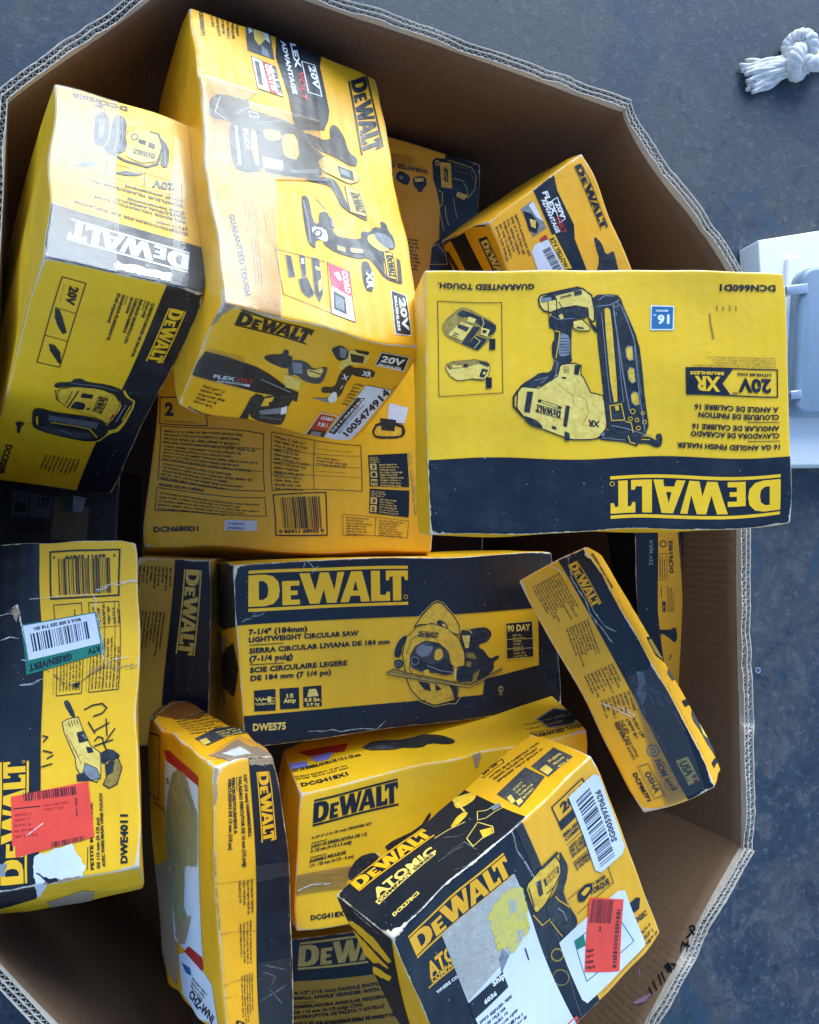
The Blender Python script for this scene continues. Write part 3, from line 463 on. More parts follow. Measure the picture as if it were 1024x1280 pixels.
  ('P','jobsite_photo','F',2,'g',[(3467,9441),(3791,9258),(3847,8992),(3449,9031)]),
  ('P','jobsite_photo','F',2,'W',[(3607,9982),(3910,9955),(3951,9594),(3710,9683)]),
  ('T','jobsite_photo','F',3,'W','XR',(2780,10002),(73,-306),(194,81)),
  ('P','offer_sticker','F',1,'W',[(2864,8812),(4103,8708),(4359,7609),(3014,7618)]),
  ('P','offer_sticker','F',2,'R',[(3407,8778),(3804,8738),(4058,7618),(3660,7630)]),
  ('P','offer_sticker','F',2,'d',[(2994,8693),(3239,8672),(3339,7784),(3092,7791)]),
  ('L','offer_sticker','F',3,'d',[(2864,8812),(4103,8708),(4359,7609),(3014,7618)],73,1),
  ('T','offer_sticker','F',3,'W','GRATIS',(3513,8691),(262,-975),(283,5)),
  ('T','offer_sticker','F',3,'d','FREE',(3896,8686),(227,-989),(204,5)),
  ('M','lettering','F',3,'K',(2288,10254),(43,-1050),(-1201,-158),6,25),
  ('T','lettering','F',3,'K','DCK2100D1T1',(429,9995),(-3,-1115),(197,42)),
  ('P','tool_picture','F',2,'K',[(1271,5914),(1852,6117),(2133,5894),(2959,6038),(2955,5106),(2684,4485),(1867,4283),(1332,4304),(1222,4826)]),
  ('P','tool_picture','F',3,'W',[(1532,5833),(1654,5863),(1713,4523),(1549,4459)]),
  ('P','tool_picture','F',3,'P',[(2320,5823),(2586,5976),(2602,4689),(2427,4596),(2241,5114)]),
  ('P','tool_picture','F',3,'d',[(1886,5833),(2242,5833),(2152,4591),(1881,4368)]),
  ('T','tool_picture','F',4,'W','FLEX',(1922,5813),(33,-764),(247,61)),
  ('P','tool_picture','F',1,'K',[(340,6435),(689,6735),(1263,6920),(2063,6952),(2442,7054),(2379,6671),(3069,6667),(4151,6700),(4811,6621),(5297,6495),(5577,6193),(5857,5894),(6256,5744),(5835,5408),(5813,4932),(4915,4681),(3566,4507),(2684,4485),(3044,6059),(2133,5894),(1119,5934),(331,5795)]),
  ('P','tool_picture','F',3,'P',[(2965,6069),(3891,6208),(4005,5935),(3465,5688),(3063,5709)]),
  ('P','tool_picture','F',3,'P',[(4042,6124),(4829,6287),(4749,5281),(3949,5217),(3902,5615)]),
  ('P','tool_picture','F',3,'W',[(2777,5009),(3834,5047),(3770,4719),(2787,4618)]),
  ('L','tool_picture','F',3,'g',[(1643,6301),(2348,6723)],219,0),
  ('L','tool_picture','F',3,'W',[(2364,6576),(2813,6601),(2871,6465),(2370,6367)],99,1),
  ('L','tool_picture','F',3,'W',[(919,6707),(601,6093),(1119,5934)],138,0),
  ('L','tool_picture','F',3,'g',[(2749,6224),(4139,6636),(4785,6491)],164,0),
  ('L','tool_picture','F',3,'g',[(5194,6407),(5550,6064),(5982,5681)],118,0),
  ('P','tool_picture','F',3,'g',[(4111,4794),(5703,5201),(5662,5016),(4259,4712)]),
  ('P','tool_picture','F',2,'K',[(5130,6515),(6589,6439),(6694,7100),(7041,7254),(7407,6895),(7533,6290),(7994,6148),(7751,5719),(6562,5937),(5871,5958)]),
  ('P','tool_picture','F',3,'P',[(5682,5492),(6285,5872),(6873,5764),(7735,5654),(7811,5245),(7216,4997),(6539,5089),(5869,5178)]),
  ('L','tool_picture','F',4,'K',[(5682,5492),(6285,5872),(6873,5764),(7735,5654),(7811,5245),(7216,4997),(6539,5089),(5869,5178)],64,1),
  ('P','tool_picture','F',5,'K',[(6742,5582),(7530,5547),(7528,5184),(6814,5148)]),
  ('P','tool_picture','F',6,'g',[(6812,5508),(7341,5505),(7325,5260),(6844,5274)]),
  ('P','tool_picture','F',2,'K',[(4827,4663),(5813,4932),(6432,5007),(6633,4756),(6850,4222),(6957,3959),(7816,3897),(7699,3789),(6533,3990),(6302,4456),(6103,4703),(5064,4599)]),
  ('L','tool_picture','F',3,'g',[(5786,4809),(6243,4937),(6360,4699)],136,0),
  ('P','tool_picture','F',3,'P',[(6923,4876),(7620,4846),(7785,3948),(6912,3950)]),
  ('L','tool_picture','F',4,'K',[(6923,4876),(7620,4846),(7785,3948),(6912,3950)],85,1),
  ('G','tool_picture','F',5,'K',(7185,4696),(138,-666),(403,25)),
  ('P','tool_picture','F',1,'P',[(299,5560),(1110,5874),(1079,4143),(762,3551),(205,3286),(228,4495)]),
  ('L','lettering','F',2,'K',[(1623,3514),(1530,2303)],45,0),
  ('L','lettering','F',2,'K',[(2132,3144),(2152,2411)],44,0),
  ('L','lettering','F',2,'K',[(2502,3188),(2524,2475)],44,0),
  ('M','lettering','F',3,'O',(2100,3398),(-170,-2584),(-317,-61),3,56),
  ('P','tool_picture','F',1,'K',[(4496,3938),(4718,4061),(4894,3964),(4930,3245),(5192,3190),(5279,3568),(5547,3697),(5778,3663),(5845,3104),(6092,2968),(7262,3098),(7299,3393),(7765,3425),(8083,3671),(8515,3697),(8497,3939),(8834,3921),(8889,3657),(9141,3486),(9161,3114),(8650,2972),(8274,2545),(8340,2045),(9295,1989),(9189,1922),(8281,1986),(7807,2366),(7448,2562),(6921,2424),(5803,2439),(5291,2602),(5328,2758),(4909,2636),(4884,2360),(4564,2478),(4479,2960)]),
  ('P','tool_picture','F',2,'W',[(4813,3071),(5491,3117),(5574,2801),(5385,2668),(4864,2778)]),  # white patch paints glare over the impact driver picture
  ('L','tool_picture','F',3,'K',[(5264,2924),(5193,2833),(5058,2777),(4940,2788),(4906,2860),(4977,2951),(5111,3008),(5231,2996)],214,1),
  ('P','tool_picture','F',2,'P',[(7552,3254),(8022,3445),(8430,3093),(8829,3003),(8279,2856),(7653,3010)]),
  ('P','tool_picture','F',3,'g',[(7993,3493),(8885,3494),(9116,3106),(8577,3012),(8049,3237)]),
  ('P','tool_picture','F',2,'P',[(8368,2872),(8887,2907),(8970,2041),(8427,2059)]),
  ('L','tool_picture','F',3,'K',[(8368,2872),(8887,2907),(8970,2041),(8427,2059)],82,1),
  ('P','tool_picture','F',3,'K',[(9108,2787),(9301,2714),(9277,1986),(9043,2002)]),
  ('P','tool_picture','F',2,'P',[(5943,2689),(6341,2681),(6343,2530),(5946,2538)]),
  ('L','tool_picture','F',3,'g',[(5943,2689),(6341,2681),(6343,2530),(5946,2538)],73,1),
  ('P','tool_picture','F',2,'P',[(6552,2717),(7262,2787),(7226,2653),(6637,2579)]),
  ('L','tool_picture','F',3,'g',[(6552,2717),(7262,2787),(7226,2653),(6637,2579)],80,1),
  ('G','tool_picture','F',4,'K',(8531,2795),(45,-713),(331,30)),
  ('L','tool_picture','F',2,'g',[(4595,3853),(4686,3200),(4656,2543)],196,0),
  ('P','tool_picture','F',3,'g',[(5794,3561),(5907,3530),(5955,3227),(5819,3228)]),
  ('L','tool_picture','F',2,'g',[(7507,2777),(7924,2487),(8327,2144)],104,0),
  ('L','tool_picture','F',2,'K',[(5266,4038),(5649,3796)],84,0),
  ('P','tool_picture','F',1,'K',[(7020,2340),(7419,2455),(7619,2134),(7558,1482),(7079,1509)]),
  ('T','tool_picture','F',3,'W','XR',(7240,2099),(-20,-545),(370,33)),
  ('L','voltage_badge','F',1,'W',[(8558,1653),(9423,1579),(9379,332),(8525,322)],119,1),
  ('P','voltage_badge','F',1,'K',[(8558,1653),(9423,1579),(9379,332),(8525,322)]),
  ('T','voltage_badge','F',3,'W','20V',(8945,1461),(0,-1016),(364,27)),
  ('T','voltage_badge','F',3,'W','BRUSHLESS',(8679,1497),(-2,-1086),(146,11)),
  ('L','accessory_picture','F',2,'K',[(5238,2052),(2821,2042),(2910,684),(5204,500)],69,0),
  ('L','accessory_picture','F',2,'K',[(2944,1920),(3757,1910)],32,0),
  ('P','accessory_picture','F',1,'K',[(3315,1934),(3574,1928),(3632,1330),(3322,1261)]),
  ('L','accessory_picture','F',2,'g',[(3315,1934),(3574,1928),(3632,1330),(3322,1261)],76,1),
  ('P','accessory_picture','F',1,'K',[(4012,2047),(4276,2042),(4222,1465),(4017,1387)]),
  ('L','accessory_picture','F',2,'g',[(4012,2047),(4276,2042),(4222,1465),(4017,1387)],81,1),
  ('P','accessory_picture','F',1,'K',[(3803,1263),(4250,1422),(4479,948),(4214,774),(3872,908)]),
  ('L','accessory_picture','F',2,'g',[(3803,1263),(4250,1422),(4479,948),(4214,774),(3872,908)],75,1),
  ('P','accessory_picture','F',1,'K',[(4610,2072),(4974,2082),(4959,1529),(4922,1056),(4696,750),(4529,1001),(4563,1469)]),
  ('L','accessory_picture','F',2,'g',[(4610,2072),(4974,2082),(4959,1529),(4922,1056),(4696,750),(4529,1001),(4563,1469)],81,1),
  ('P','accessory_picture','F',3,'W',[(4069,1960),(4204,1958),(4197,1790),(4064,1770)]),
  ('P','accessory_picture','F',3,'P',[(4722,1825),(4950,1813),(4942,1716),(4733,1708)]),
  ('P','accessory_picture','F',3,'P',[(4766,1359),(4931,1478),(4882,1143),(4725,1028)]),
  ('P','offer_sticker','F',1,'M',[(5394,2052),(6392,1942),(6332,1172),(5606,1332),(5419,1361)]),
  ('P','offer_sticker','F',1,'W',[(5419,1361),(6332,1172),(6349,443),(5204,500)]),
  ('P','offer_sticker','F',2,'K',[(5463,1227),(6019,1118),(5961,599),(5358,657)]),
  ('P','offer_sticker','F',3,'g',[(5513,1117),(5919,1034),(5865,678),(5450,715)]),
  ('L','offer_sticker','F',3,'K',[(5360,2071),(6399,1967),(6370,437),(5188,498)],56,1),
  ('T','offer_sticker','F',3,'W','CORD',(5991,1928),(66,-663),(276,-6)),
  ('T','offer_sticker','F',3,'W','9',(5582,1864),(88,-275),(308,-25)),
  ('T','lettering','F',3,'K','GUARANTEED TOUGH',(741,2717),(282,-2369),(268,98)),
  ('P','clear_tape','F',7,'TAPE',[(0,7295),(599,7379),(2957,7461),(1956,6650),(3300,4294),(2719,0),(0,0)]),
  ('P','clear_tape','F',8,'TAPE',[(529,6857),(6219,7154),(6027,4786),(3300,4294),(404,4338)]),
  ('G','brand_logo','D',3,'K',(871,8727),(3517,-386),(-2,1025)),
  ('P','printed_band','D',1,'K',[(0,4291),(46,4856),(204,5928),(1012,5810),(1940,5537),(2749,5333),(3493,4960),(4642,4178),(5244,3988),(5446,3080),(4773,3255),(3342,3068),(1569,3418),(0,3709)]),
  ('T','voltage_badge','D',3,'W','FLEX',(945,3817),(1104,-12),(-34,343)),
  ('T','voltage_badge','D',3,'R','VOLT',(2116,3790),(840,-3),(-61,378)),
  ('T','voltage_badge','D',3,'W','ADVANTAGE',(1171,3505),(1731,-11),(-22,205)),
  ('P','tool_picture','D',2,'K',[(3237,2959),(3882,2922),(3953,1523),(3588,1096),(3754,0),(3234,0),(3284,689)]),
  ('P','tool_picture','D',2,'K',[(3362,1447),(3848,1917),(3790,2888),(4613,3336),(5244,3988),(5158,2402),(5415,1032),(5353,259),(3960,199)]),
  ('P','tool_picture','D',3,'Y',[(3903,2720),(4280,3071),(4344,2101),(3928,1874)]),
  ('P','tool_picture','D',3,'g',[(3989,1391),(5032,2356),(5285,1723),(4159,1015)]),
  ('P','tool_picture','D',4,'W',[(4912,2168),(5120,2532),(5285,1723),(5069,1497)]),
  ('P','tool_picture','D',4,'K',[(4175,2467),(4660,2931),(4756,2110),(4300,2013)]),
  ('L','tool_picture','D',3,'g',[(4231,746),(5223,962)],116,0),
  ('L','tool_picture','D',2,'g',[(3269,4339),(4873,3851)],153,0),
  ('P','tool_picture','D',2,'K',[(2821,6264),(3104,6628),(3623,6828),(3609,7327),(3843,7292),(3900,6870),(4149,6902),(4239,6033),(4070,5707),(3235,5910)]),
  ('T','lettering','D',3,'K','DCK2100D1T1',(495,38),(1842,-370),(-38,403)),
  ('M','lettering','D',3,'K',(688,3007),(1441,-331),(-49,-1672),5,118),
  ('P','torn_paper','D',4,'T',[(0,8091),(0,8996),(127,9403),(125,10000),(577,10000),(203,9321),(98,8005)]),
  ('P','clear_tape','D',6,'TAPE2',[(9,5033),(251,6257),(1966,5932),(2693,3030),(35,3618)]),
  ('P','tool_picture','D',2,'d',[(4144,5988),(4214,6700),(4812,6791),(5317,6292),(5774,6879),(5938,6594),(6022,5427),(5822,5137),(5178,5113),(4705,5503),(4361,5233)]),
  ('P','tool_picture','D',3,'P',[(4981,6235),(5349,6304),(5622,6684),(5765,6460),(5771,5760),(5236,5631)]),
  ('L','tool_picture','D',4,'K',[(5146,6158),(5736,6100)],125,0),
  ('P','tool_picture','D',1,'P',[(4072,5264),(5011,5193),(5218,4262),(4531,4151)]),
  ('P','tool_picture','D',3,'g',[(4224,6431),(4661,6597),(4922,5725),(4541,5582)]),
  ('P','tool_picture','D',2,'K',[(5542,8477),(5703,8735),(5863,8993),(6376,8726),(6555,7990),(6190,7582),(5841,7991)]),
  ('P','tool_picture','D',3,'g',[(5858,8794),(6274,8819),(6408,8002),(6165,7979)]),
  ('P','tool_picture','D',1,'P',[(6376,8726),(6652,8962),(7094,8728),(7372,8965),(7607,8108),(7368,7746),(6849,7554),(6651,7067),(6433,6848),(6294,7484)]),
  ('P','tool_picture','D',3,'K',[(6520,8514),(7306,8539),(7390,7892),(6798,7809)]),
  ('P','tool_picture','D',3,'K',[(6589,8938),(7351,9024),(7393,8705),(6797,8751)]),
  ('L','tool_picture','D',4,'P',[(7136,8610),(7306,8539),(7401,7964)],114,0),
  ('P','tool_picture','D',2,'K',[(6785,7530),(7171,7260),(7232,6442),(7185,5710),(7336,4598),(7087,4210),(6845,4714),(6299,4441),(6112,5028),(6761,5194),(6599,6350),(6651,7067)]),
  ('P','tool_picture','D',3,'W',[(6750,4088),(6802,4845),(7046,4787),(7311,3992),(7038,3668)]),
  ('P','tool_picture','D',2,'g',[(5947,3794),(6750,4088),(7038,3668),(6256,3759)]),
  ('L','tool_picture','D',3,'W',[(6847,6158),(7079,6456)],116,0),
  ('L','tool_picture','D',3,'W',[(6818,6571),(7088,6105)],132,0),
  ('L','tool_picture','D',3,'W',[(7082,5239),(7095,5534)],112,0),
  ('P','tool_picture','D',2,'K',[(7018,7064),(7193,7406),(8314,7400),(8399,6653),(7255,6591)]),
  ('T','tool_picture','D',3,'W','XR',(7718,6761),(521,20),(-75,464)),
  ('L','voltage_badge','D',2,'W',[(7952,9180),(9585,9036),(9708,7763),(8078,7938)],85,1),
  ('P','voltage_badge','D',1,'K',[(7952,9180),(9585,9036),(9708,7763),(8078,7938)]),
  ('T','voltage_badge','D',3,'W','20V',(8205,8301),(1319,-114),(-65,614)),
  ('T','voltage_badge','D',3,'W','BRUSHLESS',(8232,7926),(1301,-113),(-24,225)),
  ('M','lettering','D',3,'K',(7663,5957),(596,-73),(1,-1988),7,144),
  ('P','offer_sticker','D',1,'R',[(6915,2400),(7863,2349),(7856,831),(6937,747)]),
  ('P','offer_sticker','D',1,'K',[(6878,0),(6937,747),(7856,831),(7966,0)]),
  ('L','offer_sticker','D',2,'W',[(6939,2563),(7956,2539),(8052,-250),(6846,-345)],94,1),
  ('T','offer_sticker','D',3,'W','CORD',(7107,1922),(699,13),(-10,341)),
  ('T','offer_sticker','D',3,'W','9 IN 1',(7196,1161),(540,32),(-47,461)),
  ('P','offer_sticker','D',2,'g',[(7111,567),(7654,598),(7734,0),(7595,0),(7144,90)]),
  ('P','price_label','D',4,'L',[(8270,5960),(9732,5899),(9557,23),(7917,282)]),
  ('P','price_label','D',5,'K',[(8222,4694),(8659,4776),(8383,691),(7987,797)]),
  ('T','price_label','D',6,'K','1005474914',(9174,639),(593,5007),(-429,342)),
  ('T','price_label','D',6,'L','2311-2A01B3',(8202,872),(413,3768),(-135,115)),
  ('M','price_label','D',6,'K',(8611,853),(325,4022),(-122,120),2,155),
  ('L','edge_print','D',2,'K',[(8136,-137),(9313,-229),(9791,6359)],57,0),
 ],
 'flex': [
  ('P','printed_band','F',1,'K',[(4403,10000),(6527,10000),(6297,9250),(6570,7310),(6192,6682),(6220,4828),(6405,2381),(4845,2659),(4486,7717)]),
  ('T','voltage_badge','F',3,'W','FLEX',(4985,9620),(142,-1277),(469,-85)),
  ('T','voltage_badge','F',3,'R','VOLT',(5226,8198),(95,-973),(428,-44)),
  ('T','voltage_badge','F',3,'W','ADVANTAGE',(4674,9329),(174,-1905),(375,-39)),
  ('L','voltage_badge','F',2,'W',[(5551,8976),(6064,8954),(6030,7825),(5488,7799)],100,1),
  ('T','voltage_badge','F',3,'W','20V',(5687,8796),(-19,-897),(430,-46)),
  ('G','brand_logo','F',3,'K',(8660,9689),(108,-3367),(604,-46)),
  ('P','tool_picture','F',1,'K',[(7868,6325),(8332,5741),(8258,5123),(9066,5125),(8994,4775),(8787,3990),(7685,3056),(6315,4145),(7643,5112),(7649,5647)]),
  ('P','jobsite_photo','F',1,'g',[(2876,9519),(4055,9524),(4253,7965),(2971,7930)]),
  ('P','jobsite_photo','F',2,'L',[(3571,9449),(4035,9498),(4200,8314),(3783,8742)]),
  ('P','jobsite_photo','F',2,'K',[(2978,9370),(3548,8993),(3772,8304),(3315,7972),(2832,8313)]),
  ('P','jobsite_photo','F',3,'P',[(3219,8837),(3653,8568),(3394,8220),(3127,8428)]),
  ('M','lettering','F',3,'K',(2379,9426),(-174,-2558),(-1862,84),6,19),
  ('P','returns_label','F',2,'L',[(2408,7298),(2880,7518),(4029,7385),(4474,5195),(3641,4595),(2268,5508)]),
  ('P','returns_label','F',3,'Y',[(4146,7486),(4698,7444),(5055,5436),(4405,5658)]),
  ('T','returns_label','F',4,'K','RTV YELLOW',(4168,7347),(306,-1734),(374,0)),
  ('B','returns_label','F',4,'K',(3264,7048),(298,-1432),(691,-45),5),
  ('P','returns_label','F',3,'R',[(3389,7646),(3993,7673),(4049,7411),(3452,7447)]),
  ('P','printed_band','L',1,'K',[(2096,9868),(5084,9878),(6467,6222),(3185,6157)]),
  ('P','printed_band','L',1,'K',[(67,9358),(798,9350),(1583,7903),(735,7916)]),
  ('P','printed_band','L',1,'d',[(0,9973),(405,10000),(9507,10000),(9274,9820),(6282,10000),(4130,10000),(0,9680)]),
  ('P','brand_logo','L',1,'K',[(7125,9272),(8773,9273),(9521,6438),(7803,6466)]),
  ('G','brand_logo','L',3,'P',(7564,9103),(855,-2549),(966,21)),
 ],
 'back': [
  ('P','printed_band','F',1,'K',[(7484,9948),(8361,10000),(10000,10000),(10000,162),(7806,0),(6812,0),(6792,3496),(6863,4503),(7402,5092),(7270,6887),(6965,7723),(6682,8260),(6556,9293),(6780,9563),(7455,9675)]),
  ('P','tool_picture','F',2,'Y',[(7105,9395),(7877,9516),(8058,8091),(7286,7995)]),
  ('P','tool_picture','F',3,'K',[(7398,9127),(7691,9125),(7745,8378),(7472,8384)]),
  ('L','tool_picture','F',4,'Y',[(7510,8927),(7639,8503)],105,0),
  ('L','tool_picture','F',2,'P',[(7652,9649),(9410,9642),(9729,9266),(9687,8490),(9245,7843),(9112,8344),(8793,8720),(8112,8699)],74,0),
  ('L','tool_picture','F',2,'O',[(8153,9472),(9325,9468),(9506,8979)],54,0),
  ('L','tool_picture','F',2,'O',[(8175,9173),(9149,9193)],56,0),
  ('P','tool_picture','F',2,'P',[(8453,8024),(9235,7993),(8966,7658),(8376,7737)]),
  ('L','tool_picture','F',2,'P',[(7109,7759),(7406,7682),(7408,6998),(7180,6788),(7351,6450),(7703,5624)],90,0),
  ('L','tool_picture','F',2,'P',[(8193,7576),(8561,6525)],70,0),
  ('L','tool_picture','F',2,'P',[(7652,6983),(7792,6408),(8015,6007)],105,0),
  ('L','tool_picture','F',2,'P',[(6796,9354),(6984,9440),(7052,9191),(6860,9142)],115,1),
  ('P','tool_picture','F',2,'K',[(6863,4503),(7328,4770),(7944,4312),(8077,3812),(6839,3508)]),
  ('L','tool_picture','F',3,'P',[(6863,4503),(7328,4770),(7944,4312),(8077,3812),(6839,3508)],75,1),
  ('M','lettering','F',3,'K',(3355,9047),(2804,334),(186,-505),7,21),
  ('M','lettering','F',3,'K',(3315,9566),(2862,237),(2,-22),1,22),
  ('T','lettering','F',3,'K','GUARANTEED TOUGH',(6276,8727),(-3607,-253),(18,-246)),
  ('P','accessory_picture','F',1,'K',[(3977,7956),(4294,8263),(5090,8048),(4843,7455),(4002,7622)]),
  ('P','accessory_picture','F',1,'K',[(5186,8072),(6091,8338),(6268,7927),(5956,7545),(5919,7384),(5633,7312),(5574,7449),(5270,7600)]),
  ('P','accessory_picture','F',2,'P',[(5335,8033),(5956,8190),(6018,8016),(5399,7822)]),
  ('P','accessory_picture','F',2,'g',[(4269,7954),(4561,7952),(4432,7730),(4236,7757)]),
  ('P','accessory_picture','F',1,'K',[(3487,7985),(3783,7946),(3749,7748),(3505,7762)]),
  ('M','lettering','F',3,'K',(4051,6991),(1840,119),(1,-15),1,29),
  ('M','lettering','F',3,'K',(5061,4591),(866,99),(267,-1603),9,30),
 ],
 'finishd': [
  ('T','lettering','F',3,'K','DCN680D1',(356,775),(1538,-6),(-18,270)),
  ('L','warning_panel','F',2,'K',[(163,6082),(3976,5680),(4071,3053),(290,3222)],91,1),
  ('L','warning_panel','F',2,'K',[(286,5123),(3975,4976)],55,0),
  ('L','warning_panel','F',2,'K',[(275,4172),(3986,3976)],54,0),
  ('M','warning_panel','F',3,'K',(313,5856),(3588,-328),(-19,-623),4,11),
  ('M','warning_panel','F',3,'K',(349,4980),(3503,-255),(-4,-695),5,12),
  ('M','warning_panel','F',3,'K',(390,4031),(3367,-236),(-14,-696),5,13),
  ('L','warning_panel','F',2,'K',[(307,2821),(4067,2720),(4100,1757),(347,1798)],89,1),
  ('M','warning_panel','F',3,'K',(445,2629),(3468,-227),(-14,-703),5,15),
  ('T','lettering','F',3,'K','INCLUDES / INCLUYE / COMPREND',(363,2911),(1559,-30),(-9,124)),
  ('L','warning_panel','F',2,'K',[(83,7525),(1767,7476),(1852,6011),(127,6212)],111,1),
  ('T','lettering','F',3,'K','2',(285,6623),(324,-19),(-10,658)),
  ('M','warning_panel','F',3,'K',(274,6403),(1353,-198),(-7,-52),2,19),
  ('P','date_sticker','F',2,'L',[(2717,1468),(3781,1508),(3802,946),(2735,857)]),
  ('M','date_sticker','F',3,'B',(2825,1340),(870,10),(12,-258),2,21),
  ('L','spec_table','F',2,'K',[(4260,5811),(7445,5525),(7438,2970),(4352,3068)],80,1),
  ('L','spec_table','F',2,'K',[(5785,5603),(5836,3009)],61,0),
  ('L','spec_table','F',2,'K',[(4286,5033),(7430,4985)],50,0),
  ('L','spec_table','F',2,'K',[(4307,4419),(7432,4347)],50,0),
  ('L','spec_table','F',2,'K',[(4326,3846),(7435,3783)],50,0),
  ('M','spec_table','F',3,'K',(4383,5653),(1240,-182),(80,-2457),13,27),
  ('M','spec_table','F',3,'K',(5899,4867),(1170,-124),(6,-346),3,28),
  ('M','spec_table','F',3,'K',(5891,5320),(1438,-116),(1,-41),1,29),
  ('M','spec_table','F',3,'K',(5914,4084),(1190,-43),(1,-41),1,30),
  ('M','spec_table','F',3,'K',(5926,3384),(605,-14),(0,-16),1,31),
  ('L','barcode','F',2,'K',[(4371,2840),(6223,2836),(6243,772),(4436,775)],138,1),
  ('B','barcode','F',3,'K',(4668,1112),(1384,-49),(-47,1574),3),
  ('T','barcode','F',3,'K','0 85911 68022 0',(4534,893),(1594,7),(-5,164)),
  ('P','kit_list','F',1,'K',[(7693,5023),(9115,4987),(9095,3276),(7696,3297)]),
  ('P','kit_list','F',1,'K',[(7696,3156),(9093,3109),(9079,1815),(7715,1845)]),
  ('P','kit_list','F',2,'P',[(7740,4544),(7962,4539),(7962,4198),(7741,4204)]),
  ('T','kit_list','F',3,'K','3',(7787,4256),(128,-2),(0,216)),
  ('P','kit_list','F',2,'P',[(7741,4129),(7961,4123),(7961,3782),(7741,3789)]),
  ('T','kit_list','F',3,'K','1',(7788,3841),(127,-2),(0,216)),
  ('P','kit_list','F',2,'P',[(7742,3689),(7961,3683),(7961,3342),(7742,3349)]),
  ('T','kit_list','F',3,'K','90',(7753,3399),(196,0),(0,216)),
  ('P','kit_list','F',2,'P',[(7743,2676),(7960,2669),(7960,2328),(7743,2336)]),
  ('T','kit_list','F',3,'K','3',(7789,2388),(126,-3),(0,216)),
  ('P','kit_list','F',2,'P',[(7743,2261),(7960,2254),(7960,1913),(7744,1921)]),
  ('T','kit_list','F',3,'K','2',(7789,1973),(125,-3),(0,216)),
  ('M','kit_list','F',3,'P',(8061,4494),(844,-42),(-2,-1097),9,47),
  ('M','kit_list','F',3,'P',(8058,2632),(687,-38),(-1,-648),6,48),
  ('M','kit_list','F',3,'P',(7740,4901),(468,-18),(0,-241),3,49),
  ('M','kit_list','F',3,'P',(7742,3033),(574,-25),(0,-232),3,50),
  ('L','spec_table','F',2,'K',[(6808,1702),(9077,1623),(9067,730),(6817,735)],49,1),
  ('L','spec_table','F',2,'K',[(7960,1664),(7959,733)],51,0),
  ('M','spec_table','F',3,'K',(6922,1582),(907,-32),(7,-761),7,53),
  ('M','spec_table','F',3,'K',(8084,1544),(878,-25),(-1,-740),7,54),
  ('P','battery_picture','F',1,'K',[(7857,6128),(8064,6638),(9015,6609),(9128,6115),(8947,5813),(8063,5807)]),
  ('P','battery_picture','F',2,'Y',[(7945,6091),(8094,6474),(8954,6438),(8980,6065),(8890,5918),(8093,5933)]),
  ('P','battery_picture','F',3,'K',[(8184,6811),(8779,6762),(8715,6175),(8241,6232)]),
  ('L','battery_picture','F',4,'Y',[(8537,6165),(8655,6089)],120,0),
  ('P','date_sticker','F',2,'L',[(8486,7578),(9174,7452),(9074,6612),(8451,6660)]),
  ('L','tape_crease','F',3,'T',[(9191,5033),(9243,3617),(9288,2617),(9336,1951)],204,0),
 ],
 'saw': [
  ('P','printed_band','F',1,'K',[(0,10000),(10000,10000),(10000,6300),(9262,6347),(0,6598),(0,6588)]),
  ('P','printed_band','F',1,'K',[(9378,6483),(10000,6429),(10000,0),(9301,2544)]),
  ('P','printed_band','F',1,'K',[(0,1710),(7328,1338),(7411,2246),(9334,2689),(10000,2618),(10000,0),(0,0)]),
  ('G','brand_logo','F',3,'Y',(374,7553),(4757,-110),(52,1770)),
  ('L','brand_logo','F',3,'Y',[(5127,7645),(5112,7578),(5080,7539),(5042,7544),(5012,7590),(5002,7660),(5016,7727),(5049,7765),(5087,7760),(5117,7714)],64,1),
  ('T','lettering','F',3,'K','7-1/4" (184mm)',(329,6003),(1672,-41),(9,319)),
  ('T','lettering','F',3,'K','LIGHTWEIGHT CIRCULAR SAW',(317,5597),(3203,-76),(8,290)),
  ('T','lettering','F',3,'K','SIERRA CIRCULAR LIVIANA DE 184 mm',(304,4988),(4155,-78),(8,289)),
  ('T','lettering','F',3,'K','(7-1/4 pulg)',(292,4554),(1234,-56),(9,318)),
  ('T','lettering','F',3,'K','SCIE CIRCULAIRE LEGERE',(284,3955),(2831,-73),(8,289)),
  ('T','lettering','F',3,'K','DE 184 mm (7 1/4 po)',(287,3519),(2330,-77),(8,289)),
  ('L','lettering','F',3,'K',[(328,5449),(1277,5411)],79,0),
  ('L','lettering','F',3,'K',[(297,4388),(1270,4327)],79,0),
  ('P','feature_icon','F',1,'K',[(357,2992),(971,2962),(937,1816),(325,1888)]),
  ('P','feature_icon','F',1,'K',[(1084,2958),(1646,2919),(1622,1787),(1067,1845)]),
  ('P','feature_icon','F',1,'K',[(1767,2924),(2306,2902),(2287,1764),(1744,1828)]),
  ('T','feature_icon','F',3,'P','15',(1265,2408),(208,-16),(7,225)),
  ('T','feature_icon','F',3,'P','Amp',(1169,2155),(358,-31),(8,253)),
  ('P','feature_icon','F',2,'P',[(1865,2357),(1930,2760),(2141,2746),(2209,2342)]),
  ('T','feature_icon','F',3,'P','8.8 lbs.',(1778,2098),(485,-48),(7,217)),
  ('T','feature_icon','F',3,'P','3.9 kg',(1835,1867),(385,-38),(5,168)),
  ('L','feature_icon','F',2,'P',[(386,2580),(442,2413),(498,2575),(543,2390),(609,2532)],115,0),
  ('L','feature_icon','F',2,'P',[(607,2474),(724,2458)],119,0),
  ('P','feature_icon','F',2,'P',[(729,2603),(831,2581),(822,2290),(720,2313)]),
  ('L','feature_icon','F',2,'P',[(829,2503),(931,2481)],80,0),
